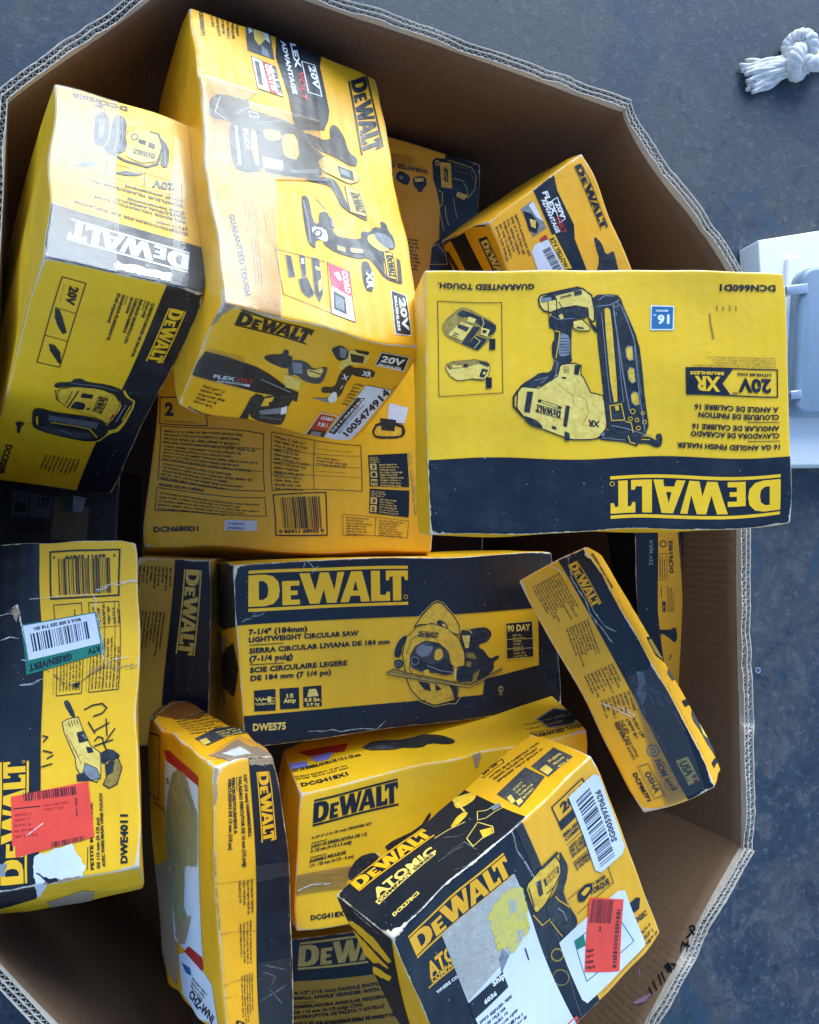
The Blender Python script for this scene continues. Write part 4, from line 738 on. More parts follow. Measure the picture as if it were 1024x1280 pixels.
  ('L','feature_icon','F',2,'P',[(824,2358),(926,2336)],80,0),
  ('T','feature_icon','F',3,'P','TOUGH CORD',(359,2199),(561,-57),(3,115)),
  ('T','lettering','F',3,'P','DWE575',(254,863),(946,-108),(12,392)),
  ('L','scratch','F',3,'W',[(1835,498),(2046,465),(2256,392),(2577,411),(2786,228),(3113,276),(3439,244),(3874,82),(4048,347),(4165,524)],62,0),
  ('L','tape_crease','F',3,'W',[(2031,9602),(2123,10048),(2373,9521),(2484,9664),(2258,9229)],60,0),
  ('L','tape_crease','F',2,'g',[(165,6803),(479,7149),(839,7199)],273,0),
  ('P','tool_picture','F',2,'Y',[(5261,5808),(5516,6450),(5906,7131),(6042,7241),(6223,7089),(6568,6201),(6686,5687),(6666,5094),(6379,5339),(5867,5911),(5395,5933)]),
  ('L','tool_picture','F',3,'K',[(5261,5808),(5516,6450),(5906,7131),(6042,7241),(6223,7089),(6568,6201),(6686,5687),(6666,5094),(6379,5339),(5867,5911),(5395,5933)],100,1),
  ('L','tool_picture','F',2,'P',[(5228,5910),(5492,6532),(5909,7219),(6044,7319),(6236,7177),(6611,6214),(6723,5681)],59,0),
  ('P','tool_picture','F',4,'K',[(5949,5996),(6087,6172),(6289,5846),(6331,5495),(6074,5781)]),
  ('P','tool_picture','F',5,'P',[(6132,5920),(6245,5804),(6272,5632),(6153,5749)]),
  ('P','tool_picture','F',2,'K',[(6660,4897),(6759,5476),(7027,5384),(7246,5449),(7573,5427),(7752,5015),(7599,4536),(7266,4393),(7312,4135),(7419,4065),(7617,3424),(7899,3623),(7960,3459),(7720,3203),(7762,2791),(7360,2272),(7023,1946),(6441,2270),(6522,3141),(6793,3186),(6818,3975)]),
  ('P','tool_picture','F',3,'P',[(6746,5061),(7015,5016),(6936,4252),(6828,4272)]),
  ('P','tool_picture','F',3,'O',[(6818,3975),(7088,3926),(7183,3508),(6862,3669)]),
  ('P','tool_picture','F',3,'O',[(7045,2638),(7271,2891),(7140,2219),(6975,2155)]),
  ('P','tool_picture','F',3,'O',[(6856,3471),(7014,3341),(6951,3055),(6793,3186)]),
  ('L','tool_picture','F',3,'d',[(7402,5223),(7617,5088),(7606,4736)],164,0),
  ('L','tool_picture','F',3,'P',[(6759,5456),(7024,5314),(7072,5127)],103,0),
  ('P','tool_picture','F',2,'d',[(5022,4014),(5201,4753),(5678,4963),(6040,4706),(6285,4073),(6310,3183),(6033,2846),(5101,3229)]),
  ('P','tool_picture','F',3,'Y',[(5869,4345),(6057,4409),(6120,3907),(5953,3645),(5798,3772)]),
  ('P','tool_picture','F',3,'g',[(5302,4639),(5622,4827),(5826,4645),(5703,4082),(5436,3937),(5238,4264)]),
  ('T','tool_picture','F',4,'K','DEWALT',(5537,4647),(442,-175),(20,142)),
  ('P','tool_picture','F',4,'K',[(5022,4014),(5283,4062),(5580,3522),(5946,3450),(6170,3800),(6369,3368),(6403,2770),(6030,2749),(5675,3211),(5259,3294)]),
  ('L','tool_picture','F',5,'g',[(5321,3765),(5293,3634),(5228,3562),(5151,3577),(5092,3672),(5073,3812),(5101,3943),(5165,4015),(5242,4000),(5301,3905)],117,1),
  ('L','tool_picture','F',5,'g',[(5577,3425),(5987,3051),(6406,2868)],123,0),
  ('P','tool_picture','F',5,'Y',[(5437,3162),(5597,3227),(5636,2830),(5453,2820)]),
  ('P','tool_picture','F',4,'Y',[(4826,4338),(5010,5268),(5338,5796),(5816,5967),(6281,5601),(6633,4901),(6792,3980),(6766,3191),(6469,3151),(6316,3378),(6262,4176),(5987,4715),(5572,4933),(5250,4648),(5080,4196),(5001,3345),(5095,3037),(4889,3079)]),
  ('L','tool_picture','F',5,'K',[(4826,4338),(5010,5268),(5338,5796),(5816,5967),(6281,5601),(6633,4901),(6792,3980),(6766,3191),(6469,3151),(6316,3378),(6262,4176),(5987,4715),(5572,4933),(5250,4648),(5080,4196),(5001,3345),(5095,3037),(4889,3079)],79,1),
  ('L','tool_picture','F',6,'O',[(4951,4219),(5133,5055),(5485,5482)],96,0),
  ('L','tool_picture','F',5,'P',[(6471,3200),(6420,2471)],308,0),
  ('G','tool_picture','F',6,'K',(5358,5250),(614,-189),(35,266)),
  ('P','tool_picture','F',3,'K',[(4570,4384),(4719,5028),(4962,5372),(5010,5268),(4835,4624),(4765,4061),(4561,4099)]),
  ('P','tool_picture','F',3,'K',[(4555,3909),(4762,3966),(4856,3661),(4692,3358),(4546,3625)]),
  ('L','tool_picture','F',3,'P',[(4583,4000),(4563,4481),(4705,5078),(4963,5420)],57,0),
  ('L','tool_picture','F',4,'g',[(4743,3683),(4721,3599),(4673,3572),(4627,3617),(4610,3708),(4632,3792),(4680,3819),(4726,3774)],97,1),
  ('P','tool_picture','F',1,'Y',[(4883,2888),(5240,2718),(6067,2252),(6537,1954),(6462,1281),(6138,1160),(5711,1066),(5304,1451),(5013,2094)]),
  ('L','tool_picture','F',2,'K',[(4883,2888),(5240,2718),(6067,2252),(6537,1954),(6462,1281),(6138,1160),(5711,1066),(5304,1451),(5013,2094)],101,1),
  ('L','tool_picture','F',2,'P',[(4931,2783),(5009,1979),(5276,1380),(5709,989),(6161,1057),(6399,1001),(6572,1354),(6564,1948)],60,0),
  ('P','tool_picture','F',3,'K',[(5236,2575),(5596,2402),(5633,1909),(5428,2051)]),
  ('P','tool_picture','F',3,'K',[(5778,2314),(5978,1978),(5790,1874)]),
  ('P','tool_picture','F',3,'K',[(6197,2175),(6512,2008),(6432,1190),(6356,1306),(6319,1805)]),
  ('P','tool_picture','F',5,'O',[(4305,3272),(4540,3435),(4891,3155),(6890,2025),(8010,2791),(8005,2640),(6883,1828),(4301,3150)]),
  ('L','tool_picture','F',6,'K',[(4305,3272),(4540,3435),(4891,3155),(6890,2025),(8010,2791),(8005,2640),(6883,1828),(4301,3150)],61,1),
  ('L','tool_picture','F',7,'P',[(4328,3192),(6886,1897),(7991,2694)],51,0),
  ('P','warranty_panel','F',1,'K',[(8229,5548),(9139,5509),(9131,3233),(8194,3292)]),
  ('L','warranty_panel','F',2,'P',[(8229,5548),(9139,5509),(9131,3233),(8194,3292)],84,1),
  ('T','warranty_panel','F',3,'P','90 DAY',(8250,4983),(802,-61),(14,426)),
  ('M','warranty_panel','F',3,'P',(8438,4778),(437,-33),(1,-1329),8,79),
  ('L','warranty_panel','F',2,'P',[(8234,4507),(9130,4401)],65,0),
  ('L','warranty_panel','F',2,'P',[(8214,3919),(9127,3802)],65,0),
  ('L','lettering','F',3,'P',[(8029,1521),(8005,1423),(7951,1380),(7893,1412),(7857,1505),(7860,1615),(7902,1690),(7962,1696),(8012,1629)],52,1),
  ('M','lettering','F',3,'P',(7890,1654),(122,-7),(-13,-401),4,83),
  ('P','printed_band','L',1,'K',[(0,10000),(10000,10000),(10000,6540),(2262,5854),(0,6151)]),
  ('P','torn_edge','L',2,'K',[(0,3988),(3188,4861),(7125,5412),(9389,4178),(5946,2324),(1382,2395),(0,2573)]),
  ('P','torn_edge','L',1,'T',[(0,5448),(4000,5483),(0,3324),(0,3070),(1868,1481),(0,1375)]),
 ],
 'impact': [
  ('P','printed_band','F',1,'K',[(6037,10000),(10000,10000),(10000,0),(5874,0)]),
  ('G','brand_logo','F',3,'G',(6936,9593),(-47,-1959),(1077,2)),
  ('M','lettering','F',3,'K',(5258,9513),(50,-1926),(-3777,10),11,9),
  ('M','lettering','F',3,'K',(5536,7363),(-891,-1651),(-2894,36),8,10),
  ('L','tape_crease','F',4,'W',[(6781,10013),(7420,9857),(6300,9017),(6458,7884),(6126,7495),(6893,6143)],94,0),
  ('L','tape_crease','F',4,'W',[(6716,7627),(7046,6818),(8056,6405)],65,0),
  ('L','tape_crease','F',4,'W',[(4678,9970),(5486,9591),(5660,9170)],82,0),
  ('M','lettering','F',3,'K',(5538,5443),(-153,-1008),(-3855,-6),9,14),
  ('M','lettering','F',3,'K',(5743,4295),(-370,-717),(-3640,21),8,15),
  ('M','lettering','F',3,'K',(4770,3352),(24,-938),(-2113,61),4,16),
  ('M','lettering','F',3,'K',(2949,3406),(100,-1639),(-545,-21),2,17),
  ('T','lettering','F',3,'K','DCF887P1',(1321,1486),(-43,-1106),(570,8)),
  ('L','lettering','F',2,'d',[(2301,1681),(3680,1677),(3696,426),(2210,410)],44,1),
  ('L','lettering','F',2,'d',[(2545,1651),(3561,1633),(3579,469),(2402,463)],29,1),
  ('T','lettering','F',3,'d','OSHA',(2672,1410),(34,-808),(754,14)),
  ('T','lettering','F',3,'d','NOM',(4465,1699),(-48,-619),(821,-1)),
  ('T','lettering','F',3,'K','ANCE',(4553,982),(287,-489),(503,21)),
  ('L','lettering','F',2,'d',[(5807,667),(5605,591),(5325,540),(5010,521),(4707,538),(4463,587),(4314,661),(4283,750),(4376,839),(4579,916),(4860,967),(5176,985),(5480,969),(5724,919),(5871,844),(5900,756)],44,1),
  ('L','lettering','F',2,'d',[(5207,1707),(5786,1107)],56,0),
  ('L','lettering','F',2,'g',[(5528,1964),(5325,1891),(5041,1848),(4732,1843),(4460,1877),(4278,1943),(4222,2029),(4304,2117),(4509,2190),(4794,2233),(5103,2237),(5376,2203),(5557,2137),(5611,2051)],135,1),
  ('L','lettering','F',2,'g',[(5175,2008),(5025,1965),(4825,1958),(4668,1989),(4628,2044),(4723,2097),(4909,2124),(5099,2111),(5204,2065)],90,1),
  ('P','origin_badge','F',2,'P',[(6868,1472),(8400,1487),(8463,520),(6871,481)]),
  ('T','origin_badge','F',3,'K','USA',(6991,1368),(202,-550),(1067,14)),
  ('P','origin_badge','F',3,'R',[(7785,776),(8356,775),(8323,652),(7721,656)]),
  ('P','origin_badge','F',3,'R',[(7713,599),(8301,609),(8255,499),(7651,491)]),
  ('M','origin_badge','F',3,'K',(7208,933),(-94,-423),(-200,-5),2,32),
  ('L','tape_crease','F',4,'W',[(1680,4311),(2915,3962),(4525,3384),(4858,3401),(3664,3925)],119,0),
  ('L','tape_crease','F',4,'g',[(7839,4846),(7282,4365),(6263,4133),(5840,3334),(6254,2677),(6316,1835)],120,0),
  ('L','tape_crease','F',4,'g',[(8479,4696),(7783,4421),(9552,3633),(9606,2367)],117,0),
  ('L','tape_crease','F',4,'g',[(6736,4625),(7355,4294),(8468,4022),(8705,3382)],117,0),
  ('L','tape_crease','F',4,'g',[(7282,4365),(7809,3988),(7850,3678),(8705,3382)],117,0),
  ('L','tape_crease','F',4,'g',[(6514,4161),(6294,3701),(6149,3173)],120,0),
  ('P','tape_crease','F',4,'g',[(7839,4846),(8568,4746),(8107,4377),(7178,4195),(7647,4009),(6456,3679),(6425,4112),(7201,4376)]),
  ('P','clear_tape','F',6,'TAPE2',[(6424,4791),(10000,4795),(10000,3619),(8648,153),(3220,106)]),
  ('T','lettering','R',3,'K','DCF887P1 IMPACT DRIVER',(1504,9556),(112,-1599),(2141,121)),
  ('P','tool_picture','R',1,'K',[(10000,7762),(10000,7044),(9289,7397)]),
  ('P','tool_picture','R',1,'O',[(6959,5962),(10000,5986),(10000,4855),(6197,5274)]),
  ('L','tool_picture','R',2,'K',[(6959,5962),(10334,5989),(14125,5522),(13328,4878),(10134,4840),(6197,5274)],297,1),
  ('P','tool_picture','R',1,'d',[(10000,4563),(10000,4008),(7687,4032),(7399,4418)]),
  ('P','tool_picture','R',1,'d',[(10000,2741),(10000,1866),(9697,1810),(10000,1697),(10000,633),(9506,603),(8248,1170),(8298,1739),(7123,2357)]),
  ('P','tool_picture','R',2,'P',[(10000,2161),(10000,1521),(9792,1355),(8767,1591)]),
  ('M','lettering','R',3,'K',(2410,4069),(-860,-3416),(466,2),1,48),
  ('L','lettering','R',2,'K',[(6972,3033),(14941,2931)],740,0),
  ('L','lettering','R',2,'K',[(5210,486),(9981,452)],592,0),
 ],
 'hammer': [
  ('P','kit_list','T',2,'d',[(1874,3553),(6773,4535),(10000,4294),(10000,2989),(6888,3164),(2150,2261)]),
  ('P','kit_list','T',3,'P',[(2093,3179),(3551,3358),(3177,2567),(1769,2368)]),
  ('M','kit_list','T',3,'P',(5781,3917),(3611,24),(158,-640),3,9),
  ('M','lettering','T',3,'K',(3272,7341),(8174,-218),(-1158,-2920),7,10),
  ('P','torn_edge','T',2,'T',[(2369,0),(1060,1099),(2664,1257),(7568,2557),(7644,1297),(8544,1227),(9950,148),(8902,0)]),
  ('P','torn_edge','T',3,'W',[(2767,950),(6378,1458),(6791,422),(3675,185)]),
  ('P','clear_tape','T',4,'BROWNTAPE',[(0,10000),(7608,10000),(10000,10000),(10000,7052),(6748,6428),(3272,7341)]),
  ('P','clear_tape','T',6,'TAPE2',[(2773,0),(0,796),(0,870),(8230,2955),(10000,1497),(10000,285),(9799,0)]),
  ('P','printed_band','F',1,'K',[(5473,10000),(10000,10000),(10000,0),(4777,0)]),
  ('G','brand_logo','F',3,'G',(6762,9501),(-292,-2420),(1634,-23)),
  ('T','lettering','F',3,'K','1/2" (13 mm) HAMMERDRILL',(4437,9478),(18,-2087),(475,-11)),
  ('T','lettering','F',3,'K','TALADRO PERCUTOR DE 13 mm (1/2 pulg)',(3577,9474),(-84,-3138),(493,-12)),
  ('L','lettering','F',2,'K',[(3303,9458),(3304,9031)],64,0),
  ('T','lettering','F',3,'K','PERCEUSE/TOURNEVIS A',(2589,9464),(-111,-1869),(466,-11)),
  ('T','lettering','F',3,'K','PERCUSSION DE 13 mm (1/2 po)',(2051,9444),(-270,-2382),(463,-11)),
  ('L','torn_edge','F',2,'d',[(-458,8131),(-195,7892),(-279,7159),(-828,7129)],161,0),
  ('M','lettering','F',3,'K',(4686,5813),(6,-1319),(-1547,10),4,23),
  ('M','lettering','F',3,'K',(4392,4274),(-81,-1626),(-1321,-30),4,24),
  ('M','lettering','F',3,'K',(4390,2500),(-297,-1519),(-1444,-26),5,25),
  ('T','lettering','F',3,'K','D',(1472,975),(1270,-111),(47,171)),
  ('L','torn_edge','F',2,'d',[(-196,5946),(-63,5587),(169,5341)],203,0),
  ('P','clear_tape','F',6,'TAPE2',[(5175,6292),(9582,6160),(9832,5681),(5243,5642)]),
  ('P','clear_tape','F',6,'TAPE2',[(5195,2785),(9673,2777),(8901,0),(8562,0),(4712,151)]),
  ('L','tape_crease','F',7,'g',[(5599,2479),(7521,2284),(6429,1924),(8292,1446)],92,0),
  ('L','tape_crease','F',7,'g',[(5106,1574),(6871,1733),(8949,1996)],90,0),
  ('L','tape_crease','F',7,'g',[(6147,2688),(9076,2453)],99,0),
  ('P','shipping_label','L',1,'L',[(3542,8843),(7922,8867),(7420,5846),(2308,4679)]),
  ('P','shipping_label','L',2,'R',[(3527,9177),(4284,9274),(8062,9130),(7927,8798),(3887,8816)]),
  ('P','shipping_label','L',3,'N2',[(4299,8378),(5336,8821),(6350,8842),(6923,8249),(7625,7754),(7270,5811),(2308,4679),(3043,6789)]),
  ('L','shipping_label','L',4,'B',[(6230,8402),(7028,7742)],170,0),
  ('T','shipping_label','L',4,'d','O',(3508,7950),(420,52),(64,226)),
  ('L','lettering','L',2,'K',[(323,9381),(2871,9601),(1988,7008),(63,6948)],147,0),
  ('L','lettering','L',2,'R',[(1197,6759),(2907,6792)],177,0),
  ('P','shipping_label','L',1,'L',[(2661,5396),(7533,6481),(7515,2493),(4856,2397),(4392,2154),(2467,2173)]),
  ('P','shipping_label','L',3,'N2',[(2967,5462),(5590,6039),(4707,3784),(5426,3527),(4718,2856),(2961,2420),(2487,3763)]),
  ('P','shipping_label','L',4,'T',[(4722,3353),(6013,3796),(5300,3065),(4465,2421),(3445,2163),(2677,2414)]),
  ('P','shipping_label','L',2,'R',[(4239,2084),(5193,2484),(7471,2601),(7438,2202),(7161,2066)]),
  ('P','shipping_label','L',1,'L',[(3184,1722),(4370,2074),(7412,2105),(8543,1948),(8972,549),(6272,102),(3750,312)]),
  ('T','shipping_label','L',3,'K','CHZ-WNI',(4637,443),(3272,-39),(647,472)),
  ('P','shipping_label','L',2,'B',[(3682,1537),(5183,1683),(5371,1427),(4422,1296)]),
  ('M','shipping_label','L',3,'K',(5500,1431),(2785,-30),(-358,-372),3,47),
  ('P','torn_edge','L',2,'T',[(0,4190),(2545,4987),(2505,2309),(3295,1625),(2656,332),(458,787),(0,1075)]),
  ('P','torn_edge','F',4,'T',[(0,10000),(47,10000),(546,9906),(513,8937),(10,8677),(0,8686)]),
  ('P','torn_edge','F',4,'T',[(5466,9926),(9925,9949),(10000,9834),(10000,9687),(5648,9746)]),
  ('P','torn_edge','F',4,'T',[(0,7036),(194,6991),(199,5281),(261,4222),(0,4082)]),
  ('L','tape_crease','F',4,'O',[(-99,5883),(2202,5836),(5035,5769)],92,0),
  ('L','tape_crease','F',4,'O',[(85,3996),(2649,3999),(5005,3869)],92,0),
  ('L','tape_crease','F',4,'O',[(-251,2322),(2212,2389),(4822,2308)],92,0),
  ('L','tape_crease','F',4,'O',[(-474,1926),(2087,1931)],90,0),
  ('L','tape_crease','T',7,'W',[(24,9060),(6068,9413),(11514,8719)],129,0),
  ('L','tape_crease','T',7,'T',[(3727,7168),(9922,7303),(10529,5853)],156,0),
  ('P','torn_edge','T',5,'d',[(0,9566),(1266,9640),(1010,8622),(0,8422)]),
 ],
 'gkit': [
  ('G','brand_logo','F',3,'K',(461,7748),(2711,-6),(-15,1446)),
  ('T','lettering','F',3,'K','4-1/2"-5" (115-125 mm) GRINDER KIT',(455,6634),(1945,-64),(0,181)),
  ('T','lettering','F',3,'K','JUEGO DE ESMERILADORA DE 115',(462,5991),(1798,-89),(0,229)),
  ('T','lettering','F',3,'K','A 125 mm (4-1/2 a 5 pulg)',(462,5680),(1347,-85),(0,229)),
  ('T','lettering','F',3,'K','ENSEMBLE MEULEUSE',(463,4962),(1186,-3),(0,228)),
  ('T','lettering','F',3,'K','115 - 125 mm (4-1/2 - 5 po)',(477,4645),(1408,-54),(0,212)),
  ('T','lettering','F',3,'K','DCG418X1',(530,855),(1125,-127),(0,369)),
  ('L','lettering','F',2,'K',[(476,6343),(1008,6309)],71,0),
  ('L','lettering','F',2,'K',[(477,5329),(1024,5286)],71,0),
  ('P','tool_picture','F',1,'K',[(1687,3586),(2019,4554),(2464,4649),(2689,4287),(2244,3459),(1799,2959)]),
  ('L','tool_picture','F',2,'P',[(2539,4610),(2689,4206)],188,0),
  ('P','tool_picture','F',1,'K',[(2762,4986),(3888,5558),(4188,6561),(4265,6190),(3890,5063),(2913,4417)]),
  ('P','clear_tape','F',6,'TAPE2',[(42,4452),(1871,4141),(1652,2631),(42,2995)]),
  ('L','torn_edge','F',2,'K',[(-44,9836),(-16,6768),(-30,2872),(28,-45)],140,0),
  ('L','tape_crease','F',7,'W',[(79,3299),(551,3453),(1209,3187)],118,0),
  ('P','torn_edge','F',3,'T',[(5742,10000),(6078,10000),(6015,8972),(5876,8874)]),
  ('T','lettering','T',3,'K','DCG418X1',(124,1238),(1531,-16),(-13,702)),
  ('T','lettering','T',3,'K','JUEGO DE ESMERILADORA DE 115 A 125 mm',(-155,4437),(2482,-302),(-1,584)),
  ('M','lettering','T',3,'K',(-70,3454),(2351,-402),(5,-478),2,25),
  ('P','tool_picture','T',1,'d',[(2487,5699),(2918,6648),(3667,6061),(4136,4285),(3340,4170),(2695,4868)]),
  ('L','tool_picture','T',2,'K',[(2487,5699),(2918,6648),(3667,6061),(4136,4285),(3340,4170),(2695,4868)],112,1),
  ('P','tool_picture','T',3,'K',[(3091,5852),(4389,6058),(4647,6217),(5206,5364),(5550,3752),(5506,3019),(5185,2975),(4595,4125),(4207,3397),(3380,4629)]),
  ('P','offer_sticker','T',1,'R',[(484,8148),(2167,7237),(1905,5781),(719,6756)]),
  ('P','offer_sticker','T',2,'V',[(0,6283),(594,5918),(564,4714),(0,5132)]),
  ('P','offer_sticker','T',2,'V',[(777,6413),(1585,6253),(1316,5113),(864,5271)]),
  ('T','lettering','T',3,'K','GUARANTEED TOUGH.',(8057,997),(1884,-296),(83,812)),
  ('P','crumpled_label','T',2,'K',[(8766,4606),(9604,5702),(10000,4457),(10000,2468),(9665,1535),(8852,2394)]),
  ('L','crumpled_label','T',3,'g',[(8766,4606),(9604,5702),(10335,3403),(9665,1535),(8852,2394)],228,1),
  ('M','lettering','T',3,'O',(8175,4271),(2217,-528),(-45,-1969),3,35),
 ],
 'grinder': [
  ('P','printed_band','F',1,'K',[(0,10000),(3620,10000),(3674,2466),(3649,0),(0,0)]),
  ('L','barcode','F',2,'K',[(4327,9685),(8821,9666),(8714,8156),(4348,8189)],172,1),
  ('B','barcode','F',3,'K',(4889,8294),(3359,-41),(-44,1156),9),
  ('T','barcode','F',3,'K','85911 27879',(7900,9530),(-2591,-3),(-3,-99)),
  ('T','barcode','F',3,'K','9',(8540,9521),(-148,2),(-3,-89)),
  ('T','barcode','F',3,'K','6',(4650,9536),(-148,2),(-2,-82)),
  ('L','spec_table','F',2,'K',[(4491,7984),(6281,7989),(6251,5209),(4560,5211)],77,1),
  ('L','spec_table','F',2,'K',[(6741,7978),(8677,7955),(8714,5196),(6734,5211)],78,1),
  ('L','spec_table','F',2,'K',[(7699,7955),(7623,5219)],47,0),
  ('L','spec_table','F',2,'K',[(8383,7938),(8299,5214)],47,0),
  ('L','spec_table','F',2,'K',[(6745,7154),(8694,7134)],46,0),
  ('M','spec_table','F',3,'K',(4756,5336),(-43,2502),(1256,-19),7,18),
  ('M','spec_table','F',3,'K',(6882,5295),(7,1761),(1642,-36),8,19),
  ('M','spec_table','F',3,'K',(6943,7242),(-10,613),(1608,-23),6,20),
  ('M','spec_table','F',3,'K',(4319,5243),(-20,1433),(48,-2),1,21),
  ('M','spec_table','F',3,'K',(6522,5220),(-17,1385),(39,-2),1,22),
  ('P','returns_label','F',4,'N',[(2293,7417),(7151,7650),(7643,6336),(2539,5885)]),
  ('P','returns_label','F',5,'L',[(2410,7377),(7082,7614),(7381,6632),(2709,6309)]),
  ('B','returns_label','F',6,'K',(3004,6546),(3702,261),(-148,560),12),
  ('T','returns_label','F',6,'K','9016 0 000 203 718 001',(6170,7506),(-3078,-194),(46,-114)),
  ('T','returns_label','F',6,'K','GREEN/VERT',(5489,6419),(-2801,-238),(53,-202)),
  ('T','returns_label','F',6,'K','RTV',(7311,6565),(-780,-66),(62,-182)),
  ('L','tape_crease','F',7,'W',[(7118,8135),(7319,8322),(8208,8506),(9976,8582)],154,0),
  ('L','tape_crease','F',7,'W',[(7167,8134),(7202,7705),(7424,7040),(7635,6106)],111,0),
  ('L','tape_crease','F',7,'W',[(1682,7843),(2124,8062),(2313,7462),(2550,6821),(2690,6323)],123,0),
  ('L','tape_crease','F',7,'W',[(948,7724),(1535,7801),(2121,7741)],76,0),
  ('L','tape_crease','F',7,'W',[(945,6958),(1530,7053),(2114,6991)],91,0),
  ('L','tape_crease','F',7,'W',[(2100,5593),(2875,5608),(3651,5733)],89,0),
  ('L','tape_crease','F',7,'W',[(2205,6339),(2689,6279)],93,0),
  ('L','tape_crease','F',7,'W',[(2958,8205),(4182,8225),(6827,8238)],77,0),
  ('L','tape_crease','F',7,'W',[(7727,5965),(8313,6082),(9285,6116)],75,0),
  ('L','tape_crease','F',7,'W',[(8600,8488),(9784,8660)],92,0),
  ('L','torn_edge','F',7,'d',[(3174,6195),(4139,5938),(5100,5567),(5871,5456),(6751,5751),(7726,5942)],122,0),  # dark stroke paints the shadow along the cracked tape's crease
  ('L','torn_edge','F',6,'T',[(6751,5774),(7727,5965),(8303,5806),(9855,5862)],211,0),
  ('P','torn_edge','F',8,'K',[(5728,5520),(6067,5538),(6112,5416),(5821,5383)]),
  ('P','torn_edge','F',6,'T',[(1731,7842),(2173,8084),(2268,7829),(2069,7468)]),
  ('P','tool_picture','F',1,'K',[(5072,5042),(5424,5057),(5969,4558),(5734,4510),(5224,4857)]),
  ('P','tool_picture','F',1,'P',[(5058,4423),(5410,4495),(6124,4522),(6437,4153),(7001,3598),(7637,3331),(7614,2696),(7349,2482),(6328,2711),(6016,3014),(5959,3304),(5206,4124)]),
  ('L','tool_picture','F',2,'K',[(5058,4423),(5410,4495),(6124,4522),(6437,4153),(7001,3598),(7637,3331),(7614,2696),(7349,2482),(6328,2711),(6016,3014),(5959,3304),(5206,4124)],81,1),
  ('P','tool_picture','F',3,'K',[(6046,4054),(6499,4079),(6813,3753),(6230,3724)]),
  ('P','tool_picture','F',3,'K',[(6678,3585),(7064,3536),(7188,3384),(6800,3375)]),
  ('P','tool_picture','F',3,'K',[(6009,2786),(6590,2839),(7095,2554),(6067,2584)]),
  ('P','tool_picture','F',4,'K',[(7573,3335),(8287,3444),(8921,3175),(8660,3102),(8143,3071),(7817,2973),(7629,3099)]),
  ('P','tool_picture','F',3,'O',[(8141,3013),(8725,3127),(8969,2793),(8628,2350),(8111,2266),(7732,2403),(7997,2617)]),
  ('L','tool_picture','F',4,'K',[(8141,3013),(8725,3127),(8969,2793),(8628,2350),(8111,2266),(7732,2403),(7997,2617)],97,1),
  ('P','tool_picture','F',5,'K',[(7882,2970),(8529,3050),(8386,2710),(7933,2621)]),
  ('P','tool_picture','F',3,'g',[(6598,3097),(7363,2883),(7610,2582),(6966,2561),(6460,2818)]),
  ('L','tool_picture','F',4,'K',[(6598,3097),(7363,2883),(7610,2582),(6966,2561),(6460,2818)],61,1),
  ('T','tool_picture','F',4,'g','DEWALT',(6366,3951),(318,-174),(131,52)),
  ('L','tool_picture','F',3,'K',[(5473,4433),(5598,4251)],61,0),
  ('L','tool_picture','F',3,'K',[(5655,4443),(5779,4260)],61,0),
  ('L','tool_picture','F',3,'K',[(5836,4452),(5961,4270)],61,0),
  ('L','tool_picture','F',3,'K',[(6018,4461),(6143,4279)],61,0),
  ('L','tool_picture','F',3,'O',[(5398,4027),(6092,3412)],62,0),
  ('L','tool_picture','F',3,'O',[(5625,3812),(6216,3261)],61,0),
  ('L','tool_picture','F',3,'O',[(5852,3598),(6341,3111)],61,0),
  ('L','handwriting','F',5,'K',[(6519,4712),(7042,4808),(7692,4822),(8011,4675),(7746,4537),(7160,4474)],140,0),
  ('L','handwriting','F',5,'K',[(6831,4312),(7272,3965)],146,0),
  ('L','handwriting','F',5,'K',[(7275,4042),(8188,4218)],137,0),
  ('L','handwriting','F',5,'K',[(7998,4346),(8070,3838)],141,0),
  ('L','handwriting','F',5,'K',[(7259,3573),(8426,3690)],138,0),
  ('L','handwriting','F',5,'K',[(7264,3731),(7462,3838),(7783,3781),(7840,3584),(8569,4021)],137,0),
  ('L','handwriting','F',5,'K',[(7842,3613),(8002,3417)],144,0),
  ('L','handwriting','F',5,'K',[(3738,3163),(4410,3213)],138,0),
  ('L','handwriting','F',5,'K',[(3837,3641),(4417,3544)],145,0),
  ('L','handwriting','F',5,'K',[(4091,3389),(4480,3466)],134,0),
  ('L','handwriting','F',5,'K',[(3781,4092),(4116,4030),(3842,3916)],139,0),
  ('G','brand_logo','F',3,'Y',(2692,107),(-33,3298),(-1460,47)),
  ('L','brand_logo','F',3,'Y',[(2633,3390),(2606,3363),(2542,3355),(2478,3369),(2452,3399),(2479,3425),(2543,3434),(2606,3419)],49,1),
  ('P','clearance_sticker','F',4,'S',[(1721,2420),(6773,2544),(7144,1035),(2191,789),(2131,1086),(1940,1098)]),
  ('B','clearance_sticker','F',5,'K',(2592,2234),(3464,-17),(-61,240),21),
  ('B','clearance_sticker','F',5,'K',(4462,926),(2067,56),(-36,121),22),
  ('L','clearance_sticker','F',5,'K',[(1949,2068),(3615,2043)],100,0),
  ('M','clearance_sticker','F',5,'R',(2012,1928),(1473,-16),(33,-569),5,80),
  ('M','clearance_sticker','F',5,'R',(3872,2066),(1923,-2),(24,-112),2,81),
  ('M','clearance_sticker','F',5,'K',(5925,2112),(106,-730),(128,-8),1,82),
  ('L','clearance_sticker','F',5,'W',[(2836,1310),(3863,1572)],73,0),
  ('P','torn_paper','F',3,'L',[(3338,768),(5763,933),(6508,313),(6371,0),(4391,0),(4087,53),(4001,0),(3436,0),(3332,422)]),
  ('P','torn_edge','F',5,'K',[(3458,334),(3963,194),(4850,80),(4766,0),(4467,0),(3961,88)]),
